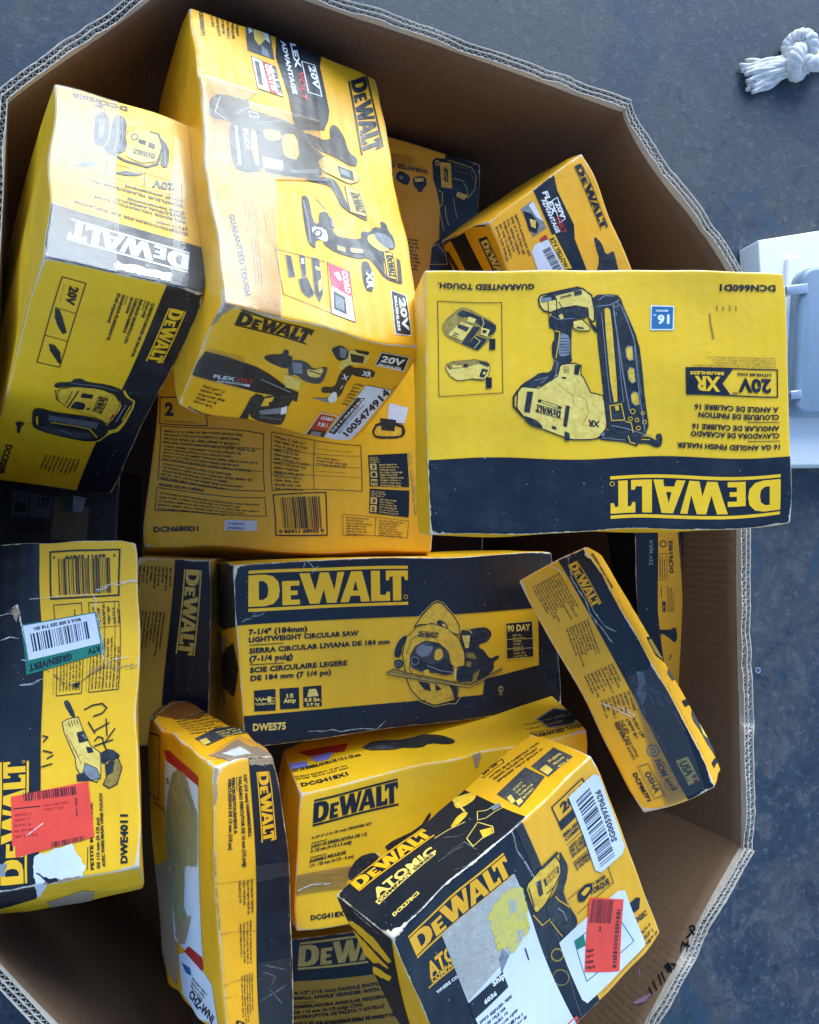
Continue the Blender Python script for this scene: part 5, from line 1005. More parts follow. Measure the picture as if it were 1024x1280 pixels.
  ('P','torn_paper','F',4,'T',[(3918,0),(3960,36),(5104,89),(6245,35),(6335,0)]),
  ('P','torn_paper','F',5,'g',[(917,635),(1681,690),(1551,383),(915,321)]),
  ('T','lettering','F',3,'K','DWE4011',(9234,176),(-3,1311),(-481,34)),
  ('T','lettering','F',3,'K','PETITE MEULEUSE',(7074,165),(-27,1768),(-215,15)),
  ('T','lettering','F',3,'K','DE 115 mm (4-1/2 po)',(7443,177),(12,1338),(-203,14)),
  ('T','lettering','F',3,'K','AVEC PARE-MAIN ONE-TOUCH',(7787,197),(-116,1953),(-203,14)),
  ('L','lettering','F',2,'K',[(6656,195),(6715,789)],73,0),
  ('P','printed_band','D',1,'K',[(0,10000),(3636,10000),(3294,5616),(0,3411)]),
  ('P','torn_paper','D',2,'L',[(3420,10000),(4143,10000),(4033,8893),(3282,5630)]),
  ('P','torn_paper','D',1,'T',[(3743,0),(3619,3142),(6110,5549),(6732,4079),(6394,0)]),
 ],
 'upright': [
  ('P','printed_band','F',1,'K',[(5215,10000),(10000,10000),(10000,0),(3678,0)]),
  ('G','brand_logo','F',3,'P',(6745,9471),(-865,-4651),(1841,-21)),
  ('M','lettering','F',3,'K',(4776,9515),(-142,-1270),(-4129,58),9,9),
  ('M','lettering','F',3,'K',(4025,7033),(-482,-2473),(-3281,23),8,10),
 ],
 'wrapped': [
  ('P','printed_panel','F',1,'d',[(0,8362),(1481,8332),(1400,4981),(0,5039)]),
  ('P','printed_panel','F',1,'g',[(1580,8099),(2858,8019),(2829,6254),(1547,6184)]),
  ('P','printed_panel','F',1,'g',[(2951,7945),(4779,7817),(4662,6274),(2957,6261)]),
  ('P','printed_panel','F',1,'T',[(4903,7906),(7726,7265),(7584,4800),(4632,4818)]),
  ('P','returns_label','F',2,'N',[(5499,8024),(6466,8004),(6412,6860),(5642,6897)]),
  ('P','returns_label','F',3,'L',[(6411,8001),(7455,7903),(7146,6822),(6408,6942)]),
  ('P','printed_panel','F',2,'K',[(1789,7235),(2704,7208),(2690,6567),(1847,6567)]),
  ('B','barcode','F',3,'K',(1855,5163),(2392,40),(66,802),31),
  ('T','printed_panel','F',3,'K','177',(3625,7022),(916,-27),(-25,642)),
  ('P','clear_tape','F',4,'TAPE2',[(1009,8939),(9367,8851),(8871,4864),(954,4482)]),
 ],
 'behind': [
  ('P','printed_band','F',1,'G',[(5509,10000),(10000,10000),(10000,8238),(9472,7093),(9692,5421),(9768,410),(9831,0),(5100,0),(5046,510),(4470,3666),(5054,7121)]),
  ('T','lettering','F',3,'K','DCF610S2',(8066,5374),(82,1449),(-899,9)),
  ('L','lettering','F',2,'K',[(5246,6253),(6805,6241),(6625,5057),(5123,5074)],72,1),
  ('M','lettering','F',3,'K',(6235,5140),(103,1025),(-938,10),3,10),
  ('T','lettering','F',3,'K','NOM',(6286,3601),(-16,474),(-914,13)),
  ('L','lettering','F',2,'K',[(5343,4284),(5320,4717)],96,0),
  ('M','lettering','F',3,'K',(7963,3577),(-28,1307),(-1143,16),4,13),
  ('L','lettering','F',2,'K',[(6702,6676),(6552,6593),(6205,6544),(5793,6548),(5475,6601),(5372,6686),(5523,6768),(5869,6817),(6280,6814),(6598,6760)],143,1),
  ('P','tool_picture','F',2,'K',[(4010,2808),(6891,2763),(8087,2902),(8407,2659),(8301,2264),(7495,2159),(6779,2369),(4922,2637),(4657,2405),(4079,2415)]),
  ('T','lettering','F',3,'g','12V MAX',(3679,5756),(200,1136),(-820,8)),
  ('T','lettering','F',3,'K','CF',(6287,1352),(653,225),(-254,68)),
 ],
 'atomic': [
  ('P','printed_band','F',1,'K',[(0,10000),(6050,10000),(6078,7667),(5937,5653),(6518,2393),(6148,0),(0,0)]),
  ('G','brand_logo','F',3,'G',(507,8455),(4381,-26),(4,893)),
  ('T','brand_logo','F',3,'G','ATOMIC',(634,7043),(2074,-85),(39,719)),
  ('L','brand_logo','F',3,'G',[(485,6775),(2534,6659)],143,0),
  ('T','brand_logo','F',3,'G','COMPACT SERIES',(646,6789),(1975,-61),(1,262)),
  ('T','lettering','F',3,'W','WHERE COMPACT MEETS POWER',(664,6242),(2670,-200),(-11,150)),
  ('P','shipping_label','F',4,'L',[(1588,8378),(4936,8352),(4965,5790),(4903,524),(4909,0),(2212,0),(1309,1191),(1534,3623),(1546,4923)]),
  ('P','shipping_label','F',5,'C',[(1588,8378),(4936,8352),(4798,5519),(3625,5302),(1577,4998)]),
  ('P','shipping_label','F',7,'YS',[(3527,6972),(3628,6385),(3543,5824),(3286,5928),(3287,6520)]),
  ('P','shipping_label','F',6,'YS',[(3424,7661),(3625,7672),(3537,7229),(3333,7329)]),
  ('P','shipping_label','F',7,'C',[(4346,7488),(4593,7352),(4504,6902),(4194,6889)]),
  ('P','shipping_label','F',7,'C',[(4294,5922),(4543,5778),(4309,5469),(4030,5538)]),
  ('P','shipping_label','F',6,'YS',[(3657,7746),(4158,7992),(4538,7940),(5019,7633),(4907,6394),(4776,5542),(4277,5393),(3799,5231),(3613,5752),(3270,5891),(3342,7000)]),
  ('P','shipping_label','F',6,'K',[(1546,4923),(3161,4916),(3144,4107),(1481,4145)]),
  ('T','shipping_label','F',7,'W','Ship',(2614,4682),(572,-67),(4,292)),
  ('T','shipping_label','F',7,'W','6036',(2067,4315),(563,-69),(12,217)),
  ('M','shipping_label','F',6,'K',(1630,3900),(1527,-197),(17,-1298),6,23),
  ('L','shipping_label','F',6,'K',[(4313,4915),(4294,4325)],154,0),
  ('P','shipping_label','F',6,'g',[(3473,5897),(3625,5302),(3326,5070),(3094,4878),(3213,5517)]),
  ('M','shipping_label','F',6,'K',(2624,2670),(665,-123),(5,-231),2,26),
  ('P','tool_picture','F',2,'G',[(5149,7453),(6037,7571),(6769,7531),(6869,7001),(6781,6537),(6173,6132),(5747,5889),(5210,5873),(5151,6478)]),
  ('L','tool_picture','F',3,'K',[(5149,7453),(6037,7571),(6769,7531),(6869,7001),(6781,6537),(6173,6132),(5747,5889),(5210,5873),(5151,6478)],141,1),
  ('P','tool_picture','F',4,'K',[(5621,7213),(5840,7110),(5761,6424),(5562,6455)]),
  ('P','tool_picture','F',4,'K',[(5953,7001),(6742,6958),(6703,6611),(5952,6621)]),
  ('G','tool_picture','F',5,'G',(6039,6701),(592,-54),(22,252)),
  ('L','tool_picture','F',4,'K',[(5264,7234),(5229,6292)],130,0),
  ('L','tool_picture','F',4,'K',[(5912,6277),(6316,6213)],127,0),
  ('P','tool_picture','F',3,'K',[(7008,7580),(7182,6706),(7027,6081),(6636,5682),(6680,4745),(6837,3796),(6511,3556),(6099,3634),(5915,4499),(5635,5116),(5747,5889),(6327,5983),(6781,6537),(6936,7157)]),
  ('L','tool_picture','F',4,'G',[(7081,7240),(7200,6359),(6987,6119)],88,0),
  ('L','tool_picture','F',4,'G',[(6227,5748),(6314,5441),(6663,4705)],106,0),
  ('L','tool_picture','F',4,'g',[(6181,5127),(6346,4740),(6367,4268)],124,0),
  ('L','tool_picture','F',4,'G',[(5083,5945),(5311,5110),(5710,5040)],94,0),
  ('L','tool_picture','F',4,'G',[(5677,4962),(5945,3792)],76,0),
  ('L','tool_picture','F',4,'G',[(6636,5682),(6646,4666)],68,0),
  ('P','tool_picture','F',4,'K',[(5854,7637),(6913,7614),(6941,7425),(6096,7461)]),
  ('L','tool_picture','F',4,'O',[(5683,3040),(5602,2953),(5482,2954),(5355,3041),(5255,3192),(5209,3365),(5228,3515),(5308,3601),(5427,3601),(5554,3515),(5655,3365),(5702,3191)],161,1),
  ('L','tool_picture','F',4,'O',[(5490,1979),(5406,1879),(5282,1859),(5142,1925),(5015,2063),(4925,2244),(4890,2433),(4916,2593),(4999,2693),(5122,2713),(5261,2649),(5389,2514),(5481,2332),(5517,2141)],93,1),
  ('L','voltage_badge','F',1,'K',[(7405,9526),(9130,9442),(9216,8163),(7448,8266)],142,1),
  ('T','voltage_badge','F',2,'K','20V',(7743,8870),(1252,-79),(2,471)),
  ('P','voltage_badge','F',2,'K',[(7397,8694),(8267,8648),(8295,8238),(7417,8248)]),
  ('T','lettering','F',3,'K','BRUSHLESS',(7425,7855),(1476,-134),(-2,188)),
  ('T','lettering','F',3,'K','COMBO KIT',(7435,7601),(1253,-91),(-2,189)),
  ('T','lettering','F',3,'K','JUEGO COMBINADO',(7457,7097),(1365,-137),(-2,190)),
  ('T','lettering','F',3,'K','DE 2 PIEZAS',(7457,6873),(1040,-94),(-2,191)),
  ('T','lettering','F',3,'K','SIN ESCOBILLAS',(7461,6632),(1176,-101),(-2,192)),
  ('T','lettering','F',3,'K','ENSEMBLE',(7458,6146),(855,-84),(-2,193)),
  ('T','lettering','F',3,'K','2 OUTILS',(7467,5911),(754,-63),(-2,193)),
  ('L','lettering','F',2,'K',[(7420,7427),(8611,7331)],71,0),
  ('L','lettering','F',2,'K',[(7425,6405),(8420,6312)],71,0),
  ('P','barcode_label','F',4,'L',[(8221,9291),(9659,9188),(9857,8926),(9848,5153),(9623,4931),(8468,4911),(8257,5208)]),
  ('B','barcode_label','F',5,'K',(8463,8824),(53,-3654),(784,-18),41),
  ('T','barcode_label','F',5,'d','SG0059970626',(9627,5661),(64,2678),(-284,114)),
  ('L','lettering','F',2,'K',[(6735,5068),(7595,4956)],70,0),
  ('L','lettering','F',2,'K',[(6923,4093),(8840,4064),(8849,4918)],71,0),
  ('T','lettering','F',3,'K','TORQUE',(7702,4341),(984,-190),(10,284)),
  ('T','lettering','F',3,'K','21% MORE',(7747,4651),(845,-127),(15,180)),
  ('P','car_icon','F',2,'K',[(7191,4924),(7613,4999),(7911,4833),(7845,4532),(7338,4354),(7124,4565)]),
  ('L','car_icon','F',3,'K',[(7191,4924),(7613,4999),(7911,4833),(7845,4532),(7338,4354),(7124,4565)],70,1),
  ('P','car_icon','F',3,'G',[(7294,4823),(7620,4871),(7812,4746),(7757,4617),(7412,4526)]),
  ('L','car_icon','F',4,'K',[(7294,4823),(7620,4871),(7812,4746),(7757,4617),(7412,4526)],68,1),
  ('P','returns_label','F',4,'L',[(5724,3661),(8891,3581),(9184,3361),(9096,523),(8973,390),(5677,414),(5565,726)]),
  ('L','returns_label','F',5,'N',[(6342,3148),(8443,2832),(8653,1038),(6083,1239)],98,1),
  ('P','returns_label','F',5,'N',[(6325,3165),(6808,3103),(6711,2583),(6281,2717)]),
  ('P','clearance_sticker','F',6,'S',[(7629,4314),(8987,3051),(7495,440),(6170,1649)]),
  ('B','clearance_sticker','F',7,'K',(7188,3362),(882,-810),(503,806),51),
  ('B','clearance_sticker','F',7,'K',(7436,694),(1262,2074),(-150,157),52),
  ('M','clearance_sticker','F',7,'K',(6638,2410),(380,-267),(-325,-597),4,73),
  ('T','clearance_sticker','F',7,'K','2',(7443,2707),(87,-88),(91,157)),
  ('P','lettering','F',2,'K',[(9141,2649),(9534,2646),(9702,2482),(9483,2061),(9174,2111),(9093,2381)]),
  ('T','lettering','F',3,'K','LOGIC',(8935,1610),(762,-143),(14,279)),
  ('M','lettering','F',3,'K',(9016,1119),(687,-109),(126,-643),3,77),
  ('M','lettering','F',3,'K',(6366,300),(3401,63),(6,-45),1,78),
  ('P','clearance_sticker','F',6,'S',[(4622,0),(4578,365),(5070,347),(5072,0)]),
  ('L','tape_crease','F',4,'W',[(5590,10157),(5407,9087),(5515,8301),(5645,7021)],70,0),
  ('L','tape_crease','F',4,'g',[(5808,4967),(5727,3107),(5210,166)],59,0),
  ('P','clear_tape','F',5,'TAPE2',[(5714,10000),(6119,10000),(6100,7690),(5649,7828)]),
  ('P','printed_band','T',1,'K',[(0,10000),(5741,10000),(6278,10000),(6280,0),(0,0)]),
  ('G','brand_logo','T',3,'G',(613,7876),(3350,-439),(21,1807)),
  ('T','brand_logo','T',3,'P','ATOMIC',(761,4911),(2656,-209),(60,1355)),
  ('P','brand_logo','T',3,'P',[(635,4778),(639,4118),(3316,4484),(3344,5166)]),
  ('T','brand_logo','T',4,'K','COMPACT SERIES',(687,4200),(2576,380),(-7,460)),
  ('T','lettering','T',3,'P','DCK278C2',(609,1531),(1144,-41),(29,467)),
  ('P','tool_picture','T',2,'G',[(5711,10000),(5763,10000),(6381,8524),(6163,7406),(5594,7690),(5353,8356)]),
  ('P','tool_picture','T',2,'G',[(5031,7216),(5430,7122),(5428,6375),(4717,6112),(4520,6526)]),
  ('L','tool_picture','T',2,'P',[(5665,5722),(5860,4937),(6416,4273),(6288,3515),(5972,3893),(5578,4006),(5344,4645)],88,1),
  ('L','tool_picture','T',2,'P',[(4458,3424),(5265,4380),(5377,2317),(5165,1467),(4728,1911),(4280,1789)],97,1),
  ('P','tool_picture','T',3,'G',[(4993,3125),(5319,2301),(5146,1574),(4785,1926)]),
  ('L','tool_picture','T',2,'P',[(3862,6761),(4404,6482),(5031,5740)],100,0),
  ('P','tool_picture','T',3,'g',[(6060,4883),(6378,4503),(6310,3760),(5994,4139)]),
  ('L','tool_picture','T',3,'P',[(5664,9657),(5430,7122)],186,0),
  ('L','tape_crease','T',6,'g',[(3086,3228),(3824,3003),(4125,2641)],58,0),
  ('L','tape_crease','T',6,'g',[(3524,3363),(4271,3137),(4212,890)],72,0),
  ('L','tape_crease','T',6,'g',[(3129,620),(3750,-294)],56,0),
  ('L','tape_crease','T',6,'g',[(4023,5858),(4415,4338),(4799,4229)],64,0),
  ('L','voltage_badge','T',1,'K',[(7087,10103),(8232,9490),(8146,8831),(7105,9091)],93,1),
  ('T','voltage_badge','T',2,'K','20V XR',(7170,9386),(783,-204),(63,404)),
  ('M','lettering','T',3,'K',(7247,8620),(2406,-1050),(-20,-1366),3,103),
  ('P','kit_list','T',1,'d',[(6699,5716),(8297,5767),(8249,2551),(6585,1725)]),
  ('P','kit_list','T',2,'P',[(6740,4255),(6943,4198),(6762,2943),(6569,2959)]),
  ('P','kit_list','T',2,'P',[(6769,2898),(6982,2769),(6874,2104),(6626,2084)]),
  ('M','kit_list','T',3,'P',(7154,4510),(665,-34),(-154,-1854),4,107),
  ('P','kit_list','T',1,'d',[(8449,5226),(9664,5028),(9594,1777),(8297,2114)]),
  ('P','kit_list','T',2,'P',[(8444,3860),(8773,3766),(8665,2400),(8357,2391)]),
  ('M','kit_list','T',3,'P',(8948,4013),(594,-407),(-56,-1740),3,110),
  ('P','printed_band','L',1,'K',[(0,10000),(10000,10000),(0,0),(0,0)]),
  ('P','scuffed_print','L',2,'G',[(0,8439),(0,8509),(1761,8956),(5548,8874),(7448,8072),(6310,7659),(2943,8071)]),
  ('P','scuffed_print','L',2,'G',[(0,7289),(0,8265),(2312,7854),(5921,7283),(4931,7110),(128,7202)]),
  ('P','scuffed_print','L',2,'G',[(0,5800),(0,5716),(4303,6306),(5522,6758),(1369,6457)]),
  ('P','scuffed_print','L',2,'G',[(0,7478),(586,7457),(4735,7277),(1817,6714),(0,6746)]),
  ('L','torn_edge','L',3,'W',[(3428,9805),(4599,9704),(6499,9702),(7608,9540)],95,0),
 ],
 'lowgrinder': [
  ('P','printed_band','F',1,'K',[(0,10000),(10000,10000),(10000,7925),(0,7888)]),
  ('G','brand_logo','F',3,'P',(388,8621),(4850,10),(72,1030)),
  ('T','lettering','F',3,'K','4-1/2" (115 mm) PADDLE SWITCH',(206,7213),(3964,144),(2,170)),
  ('T','lettering','F',3,'K','SMALL ANGLE GRINDER WITH LOCK',(191,6952),(4567,164),(2,177)),
  ('T','lettering','F',3,'K','ESMERILADORA ANGULAR PEQUENA',(186,6513),(4089,219),(2,177)),
  ('T','lettering','F',3,'K','DE 115 mm (4-1/2 pulg) CON',(171,6232),(2985,209),(2,170)),
  ('T','lettering','F',3,'K','INTERRUPTOR DE PALETA Y GATILLO',(168,5970),(3979,305),(2,170)),
  ('T','lettering','F',3,'K',"MEULEUSE D'ANGLE DE 115 mm",(164,5596),(3855,215),(2,170)),
  ('T','lettering','F',3,'K','INTERRUPTEUR A PALETTE',(1298,5590),(3312,209),(2,157)),
  ('L','lettering','F',2,'K',[(219,6799),(1108,6834)],65,0),
  ('L','lettering','F',2,'K',[(178,5805),(1036,5871)],65,0),
 ],
 'wall4': [
  ('L','handwriting','F',2,'K',[(3262,9870),(3027,9813),(3073,9906),(2914,9909),(3193,9982)],197,0),
  ('L','handwriting','F',2,'K',[(3055,9842),(3032,9973)],272,0),
  ('L','handwriting','F',2,'K',[(2855,9846),(2551,9919)],197,0),
  ('L','handwriting','F',2,'K',[(2587,9794),(2502,9844),(2523,9908),(2677,9886),(2829,9874)],210,0),
  ('L','handwriting','F',2,'K',[(2626,9837),(2685,9945)],257,0),
  ('L','handwriting','F',2,'K',[(4584,9641),(4659,9753)],242,0),
  ('L','handwriting','F',2,'K',[(4388,9657),(4494,9800)],239,0),
  ('L','handwriting','F',2,'K',[(4145,9689),(4303,9835)],226,0),
  ('L','handwriting','F',2,'K',[(4036,9719),(4175,9862)],230,0),
  ('L','handwriting','F',2,'K',[(3841,9719),(3896,9819),(3861,9891),(3781,9740)],256,0),
  ('L','handwriting','F',2,'K',[(3733,9749),(3807,9868)],247,0),
  ('L','handwriting','F',2,'K',[(3699,9822),(3653,9907),(3767,9909)],226,0),
  ('P','handwriting','F',2,'V2',[(5187,9478),(4879,9619),(4624,9750),(4938,9708),(5160,9560)]),
  ('P','handwriting','F',2,'V2',[(4253,9225),(4388,9332),(4588,9411)]),
 ],
 'wall6': [
  ('L','handwriting','F',2,'d',[(8623,10235),(8458,10251),(8290,10290),(8371,10294)],172,0),
  ('L','handwriting','F',2,'d',[(8121,10351),(7961,10319),(7794,10356)],192,0),
  ('L','handwriting','F',2,'d',[(7893,10175),(7639,10256),(7833,10381)],261,0),
  ('L','handwriting','F',2,'d',[(7561,10206),(7395,10221),(7465,10384)],310,0),
  ('L','handwriting','F',2,'d',[(7310,10263),(7064,10229),(6897,10266)],191,0),
  ('L','handwriting','F',2,'d',[(7152,10141),(6817,10195)],168,0),
  ('L','handwriting','F',2,'d',[(8576,10281),(8352,10100)],520,0),
  ('L','handwriting','F',2,'d',[(8071,10440),(7727,10191)],492,0),
 ],
}
EXTRA = {'rope': [(1.6209, 1.3562, 0.03), (1.5782, 1.3322, 0.03), (1.4726, 1.2902, 0.03), (1.7691, 1.4105, 0.03)], 'slab': [(1.4365, 0.8293, 0.08), (1.8062, 0.9172, 0.08), (1.7795, 0.2803, 0.08), (1.4607, 0.2661, 0.08)], 'strip': [(1.5111, 0.791, 0.092), (1.5524, 0.7949, 0.092), (1.52, 0.4249, 0.092), (1.4842, 0.4231, 0.092)], 'body': [(1.523, 0.7533, 0.13), (1.7944, 0.7889, 0.13), (1.7649, 0.3966, 0.13), (1.4887, 0.3836, 0.13)], 'clip': [(1.4717, 0.6994, 0.135), (1.5343, 0.7115, 0.135), (1.5346, 0.6873, 0.135), (1.4739, 0.6771, 0.135), (1.4755, 0.441, 0.135), (1.5062, 0.4452, 0.135), (1.5067, 0.4255, 0.135), (1.476, 0.4209, 0.135)], 'washer': [(1.4613, -0.2389, 0.003)]}


# ------------------------------------------------------------------ geometry helpers
def tag(o, label=None, cat=None, group=None, kind=None):
    for k, v in (('label', label), ('category', cat), ('group', group), ('kind', kind)):
        if v: o[k] = v
def link(name, me, parent=None):
    o = bpy.data.objects.new(name, me); COL.objects.link(o)
    if parent is not None: o.parent = parent
    return o
def mesh(name, V, F, mats, idx=None, smooth=False, parent=None, attr=None, origin=None):
    me = bpy.data.meshes.new(name)
    V = np.asarray(V, float)
    if origin is not None: V = V - np.asarray(origin)
    me.from_pydata(V.tolist(), [], F)
    for m in mats: me.materials.append(MATS[m])
    if idx is not None: me.polygons.foreach_set('material_index', idx)
    if smooth: me.polygons.foreach_set('use_smooth', [True] * len(me.polygons))
    if attr is not None:
        at = me.attributes.new('edge', 'FLOAT', 'POINT'); at.data.foreach_set('value', np.asarray(attr, np.float32))
    me.update(); o = link(name, me, parent)
    return o
def clip(P, w=1., h=1.):
    for ax, lim in ((0, w), (1, h)):
        for sgn, l in ((1, 0.), (-1, lim)):
            Q = []
            for i in range(len(P)):
                A, B = P[i - 1], P[i]; ia, ib = sgn * (A[ax] - l) >= -1e-9, sgn * (B[ax] - l) >= -1e-9
                if ia != ib:
                    k = (l - A[ax]) / (B[ax] - A[ax]); Q.append((A[0] + k * (B[0] - A[0]), A[1] + k * (B[1] - A[1])))
                if ib: Q.append(B)
            P = Q
            if len(P) < 3: return []
    return P
FC = {'F': ('000', '100', '110', '010'), 'B': ('101', '001', '011', '111'), 'L': ('001', '000', '010', '011'),
      'R': ('100', '101', '111', '110'), 'T': ('010', '110', '111', '011'), 'D': ('001', '101', '100', '000')}
class Carton:
    def __init__(s, key, r=.0025, amp=.0011, crush=.0004, wear=1., seed=0, step=.011):
        s.key = key; s.C = np.array(CORNERS[key]); s.r = r; s.wear = wear
        L = lambda a, b: np.linalg.norm(s.C[int(a, 2)] - s.C[int(b, 2)])
        s.d = np.array([(L('000', '100') + L('010', '110')) / 2, (L('000', '010') + L('100', '110')) / 2, (L('000', '001') + L('110', '111')) / 2])
        g = np.random.default_rng(seed + 11)
        def waves(n, lo, hi, A):
            lam = g.uniform(lo, hi, n); k = g.normal(size=(n, 3)); k = k / np.linalg.norm(k, axis=1)[:, None] * (2 * np.pi / lam)[:, None]
            return k, g.uniform(0, 6.3, n), g.normal(size=(n, 3)) * A / math.sqrt(n)
        s.low = waves(9, .11, .34, amp * 1.7); s.high = waves(10, .045, .11, crush * 1.2)
        s.cor = [(np.array([(i >> 2) & 1, (i >> 1) & 1, i & 1]) * s.d, g.uniform(.2, 1) * crush * 7, g.uniform(.012, .024)) for i in range(8)]
        s.lines = []
        for a in range(3):
            n = max(2, int(round((s.d[a] - 4 * r) / step)))
            s.lines.append(np.unique(np.concatenate([[0, r * .3, r * .65, r], np.linspace(2 * r, s.d[a] - 2 * r, n), s.d[a] - np.array([r, r * .65, r * .3, 0])])))
        s.origin = s.C.mean(0); s.fnorm = {}
        for f, q in FC.items():
            a, b, c, d = (s.C[int(k, 2)] for k in q); n = np.cross(c - a, d - b); m = (a + b + c + d) / 4 - s.C.mean(0)
            s.fnorm[f] = n if n @ m > 0 else -n
    def local(s, f, u, v):
        x, y, z = s.d; o = np.zeros_like(u)
        P = {'F': (u, v, o), 'B': (x - u, v, o + z), 'L': (o, v, z - u), 'R': (o + x, v, u), 'T': (u, o + y, v), 'D': (u, o, z - v)}[f]
        return np.stack(P, 1)
    def fdim(s, f): return {'F': (s.d[0], s.d[1]), 'B': (s.d[0], s.d[1]), 'L': (s.d[2], s.d[1]), 'R': (s.d[2], s.d[1]), 'T': (s.d[0], s.d[2]), 'D': (s.d[0], s.d[2])}[f]
    def flines(s, f):
        X, Y, Zl = s.lines; r = lambda a, d: np.sort(d - a)
        return {'F': (X, Y), 'B': (r(X, s.d[0]), Y), 'L': (r(Zl, s.d[2]), Y), 'R': (Zl, Y), 'T': (X, Zl), 'D': (X, r(Zl, s.d[2]))}[f]
    def edge(s, P):
        m = np.minimum(P, s.d - P); q = np.sort(m, 1)[:, 1]; c = np.linalg.norm(m, axis=1); return q * 1000 / s.wear * np.clip(c / .03, .35, 1)
    def world(s, P, off=0.):
        q = np.clip(P, s.r, s.d - s.r); v = P - q; l = np.linalg.norm(v, axis=1); l[l < 1e-9] = 1
        N = q + v / l[:, None] * (s.r + np.asarray(off))[..., None] if np.ndim(off) else q + v / l[:, None] * (s.r + off)
        k, ph, A = s.low; disp = np.sin(P @ k.T + ph) @ A
        k, ph, A = s.high; e = np.exp(-np.sort(np.minimum(P, s.d - P), 1)[:, 1] / .014)
        disp = disp + (np.sin(P @ k.T + ph) @ A) * e[:, None]
        for cp, ca, cr in s.cor:
            v = P - cp; e = np.exp(-(v ** 2).sum(1) / cr ** 2); dv = s.d / 2 - cp
            disp = disp + (e * ca)[:, None] * (dv / np.abs(dv)) * .6
        N = N + disp; t = N / s.d; out = np.zeros_like(N)
        for i in range(8):
            wgt = np.ones(len(N))
            for ax, b in enumerate(((i >> 2) & 1, (i >> 1) & 1, i & 1)): wgt = wgt * (t[:, ax] if b else 1 - t[:, ax])
            out += wgt[:, None] * s.C[i]
        return out
    def shell(s, name, mat, parent, faces='FBLRTD'):
        V, F, key = [], [], {}
        for f in faces:
            U, W_ = s.flines(f); nu, nv = len(U), len(W_)
            uu, vv = np.meshgrid(U, W_, indexing='ij'); P = s.local(f, uu.ravel(), vv.ravel()); ids = []
            for p in P:
                k = (round(p[0], 6), round(p[1], 6), round(p[2], 6))
                if k not in key: key[k] = len(V); V.append(p)
                ids.append(key[k])
            fn = s.fnorm[f]; q = [s.C[int(k, 2)] for k in FC[f]]; flip = np.cross(q[1] - q[0], q[3] - q[0]) @ fn < 0
            for i in range(nu - 1):
                for j in range(nv - 1):
                    qd = (ids[i * nv + j], ids[(i + 1) * nv + j], ids[(i + 1) * nv + j + 1], ids[i * nv + j + 1]); F.append(qd[::-1] if flip else qd)
        P = np.array(V)
        return mesh(name, s.world(P), F, [mat], smooth=True, parent=parent, attr=s.edge(P), origin=s.origin)

LOGO = [([(0, 0), (.10, 0), (.15, .06), (.183, .25), (.19, .5), (.183, .75), (.15, .94), (.10, 1), (0, 1)], [(.064, .2), (.064, .8), (.09, .8), (.115, .7), (.122, .5), (.115, .3), (.09, .2)]),
        ([(.205, 0), (.31, 0), (.31, .16), (.256, .16), (.256, .31), (.298, .31), (.298, .455), (.256, .455), (.256, .61), (.31, .61), (.31, .77), (.205, .77)], None),
        ([(.31, 1), (.373, 1), (.405, .42), (.437, 1), (.492, 1), (.524, .42), (.547, 1), (.59, 1), (.535, 0), (.476, 0), (.458, .45), (.430, 0), (.37, 0)], None),
        ([(.558, 0), (.612, 0), (.625, .2), (.684, .2), (.69, 0), (.748, 0), (.70, 1), (.632, 1)], [(.641, .37), (.657, .70), (.673, .37)]),
        ([(.757, 0), (.88, 0), (.88, .30), (.858, .30), (.852, .2), (.815, .2), (.815, 1), (.757, 1)], None),
        ([(.90, 0), (.955, 0), (.955, .80), (.974, .80), (.982, .68), (1, .68), (1, 1), (.855, 1), (.855, .68), (.873, .68), (.881, .80), (.90, .80)], None),
        ([(0, 1.055), (1, 1.055), (1, 1.155), (0, 1.155)], None), ([(0, -.155), (1, -.155), (1, -.055), (0, -.055)], None)]
def tess(outer, hole=None):
    loops = [[Vector((x, y, 0)) for x, y in outer]]
    if hole: loops.append([Vector((x, y, 0)) for x, y in hole])
    pts = [p for l in loops for p in l]
    return [(p.x, p.y) for p in pts], [tuple(t) for t in tessellate_polygon(loops)]
TXT = {}
def prepare_text(strings):
    obs = []
    for t in ['H'] + sorted(strings):
        cu = bpy.data.curves.new('t', 'FONT'); cu.body = t; cu.offset = .044; cu.resolution_u = 2; cu.space_character = 1.04
        o = bpy.data.objects.new('t', cu); COL.objects.link(o); obs.append((t, o))
    dg = bpy.context.evaluated_depsgraph_get(); dg.update(); cap = None
    for t, o in obs:
        ev = o.evaluated_get(dg); me = ev.to_mesh(); V = np.array([v.co[:2] for v in me.vertices]).reshape(-1, 2); F = [tuple(p.vertices) for p in me.polygons]; ev.to_mesh_clear()
        if cap is None: cap = V[:, 1].max(); cap0 = V[:, 1].min()
        if len(V):
            x0, x1 = V[:, 0].min(), V[:, 0].max(); V = np.stack([(V[:, 0] - x0) / max(x1 - x0, 1e-6), (V[:, 1] - cap0) / (cap - cap0)], 1)
        TXT[t] = (V, F)
    for t, o in obs: cu = o.data; bpy.data.objects.remove(o); bpy.data.curves.remove(cu)

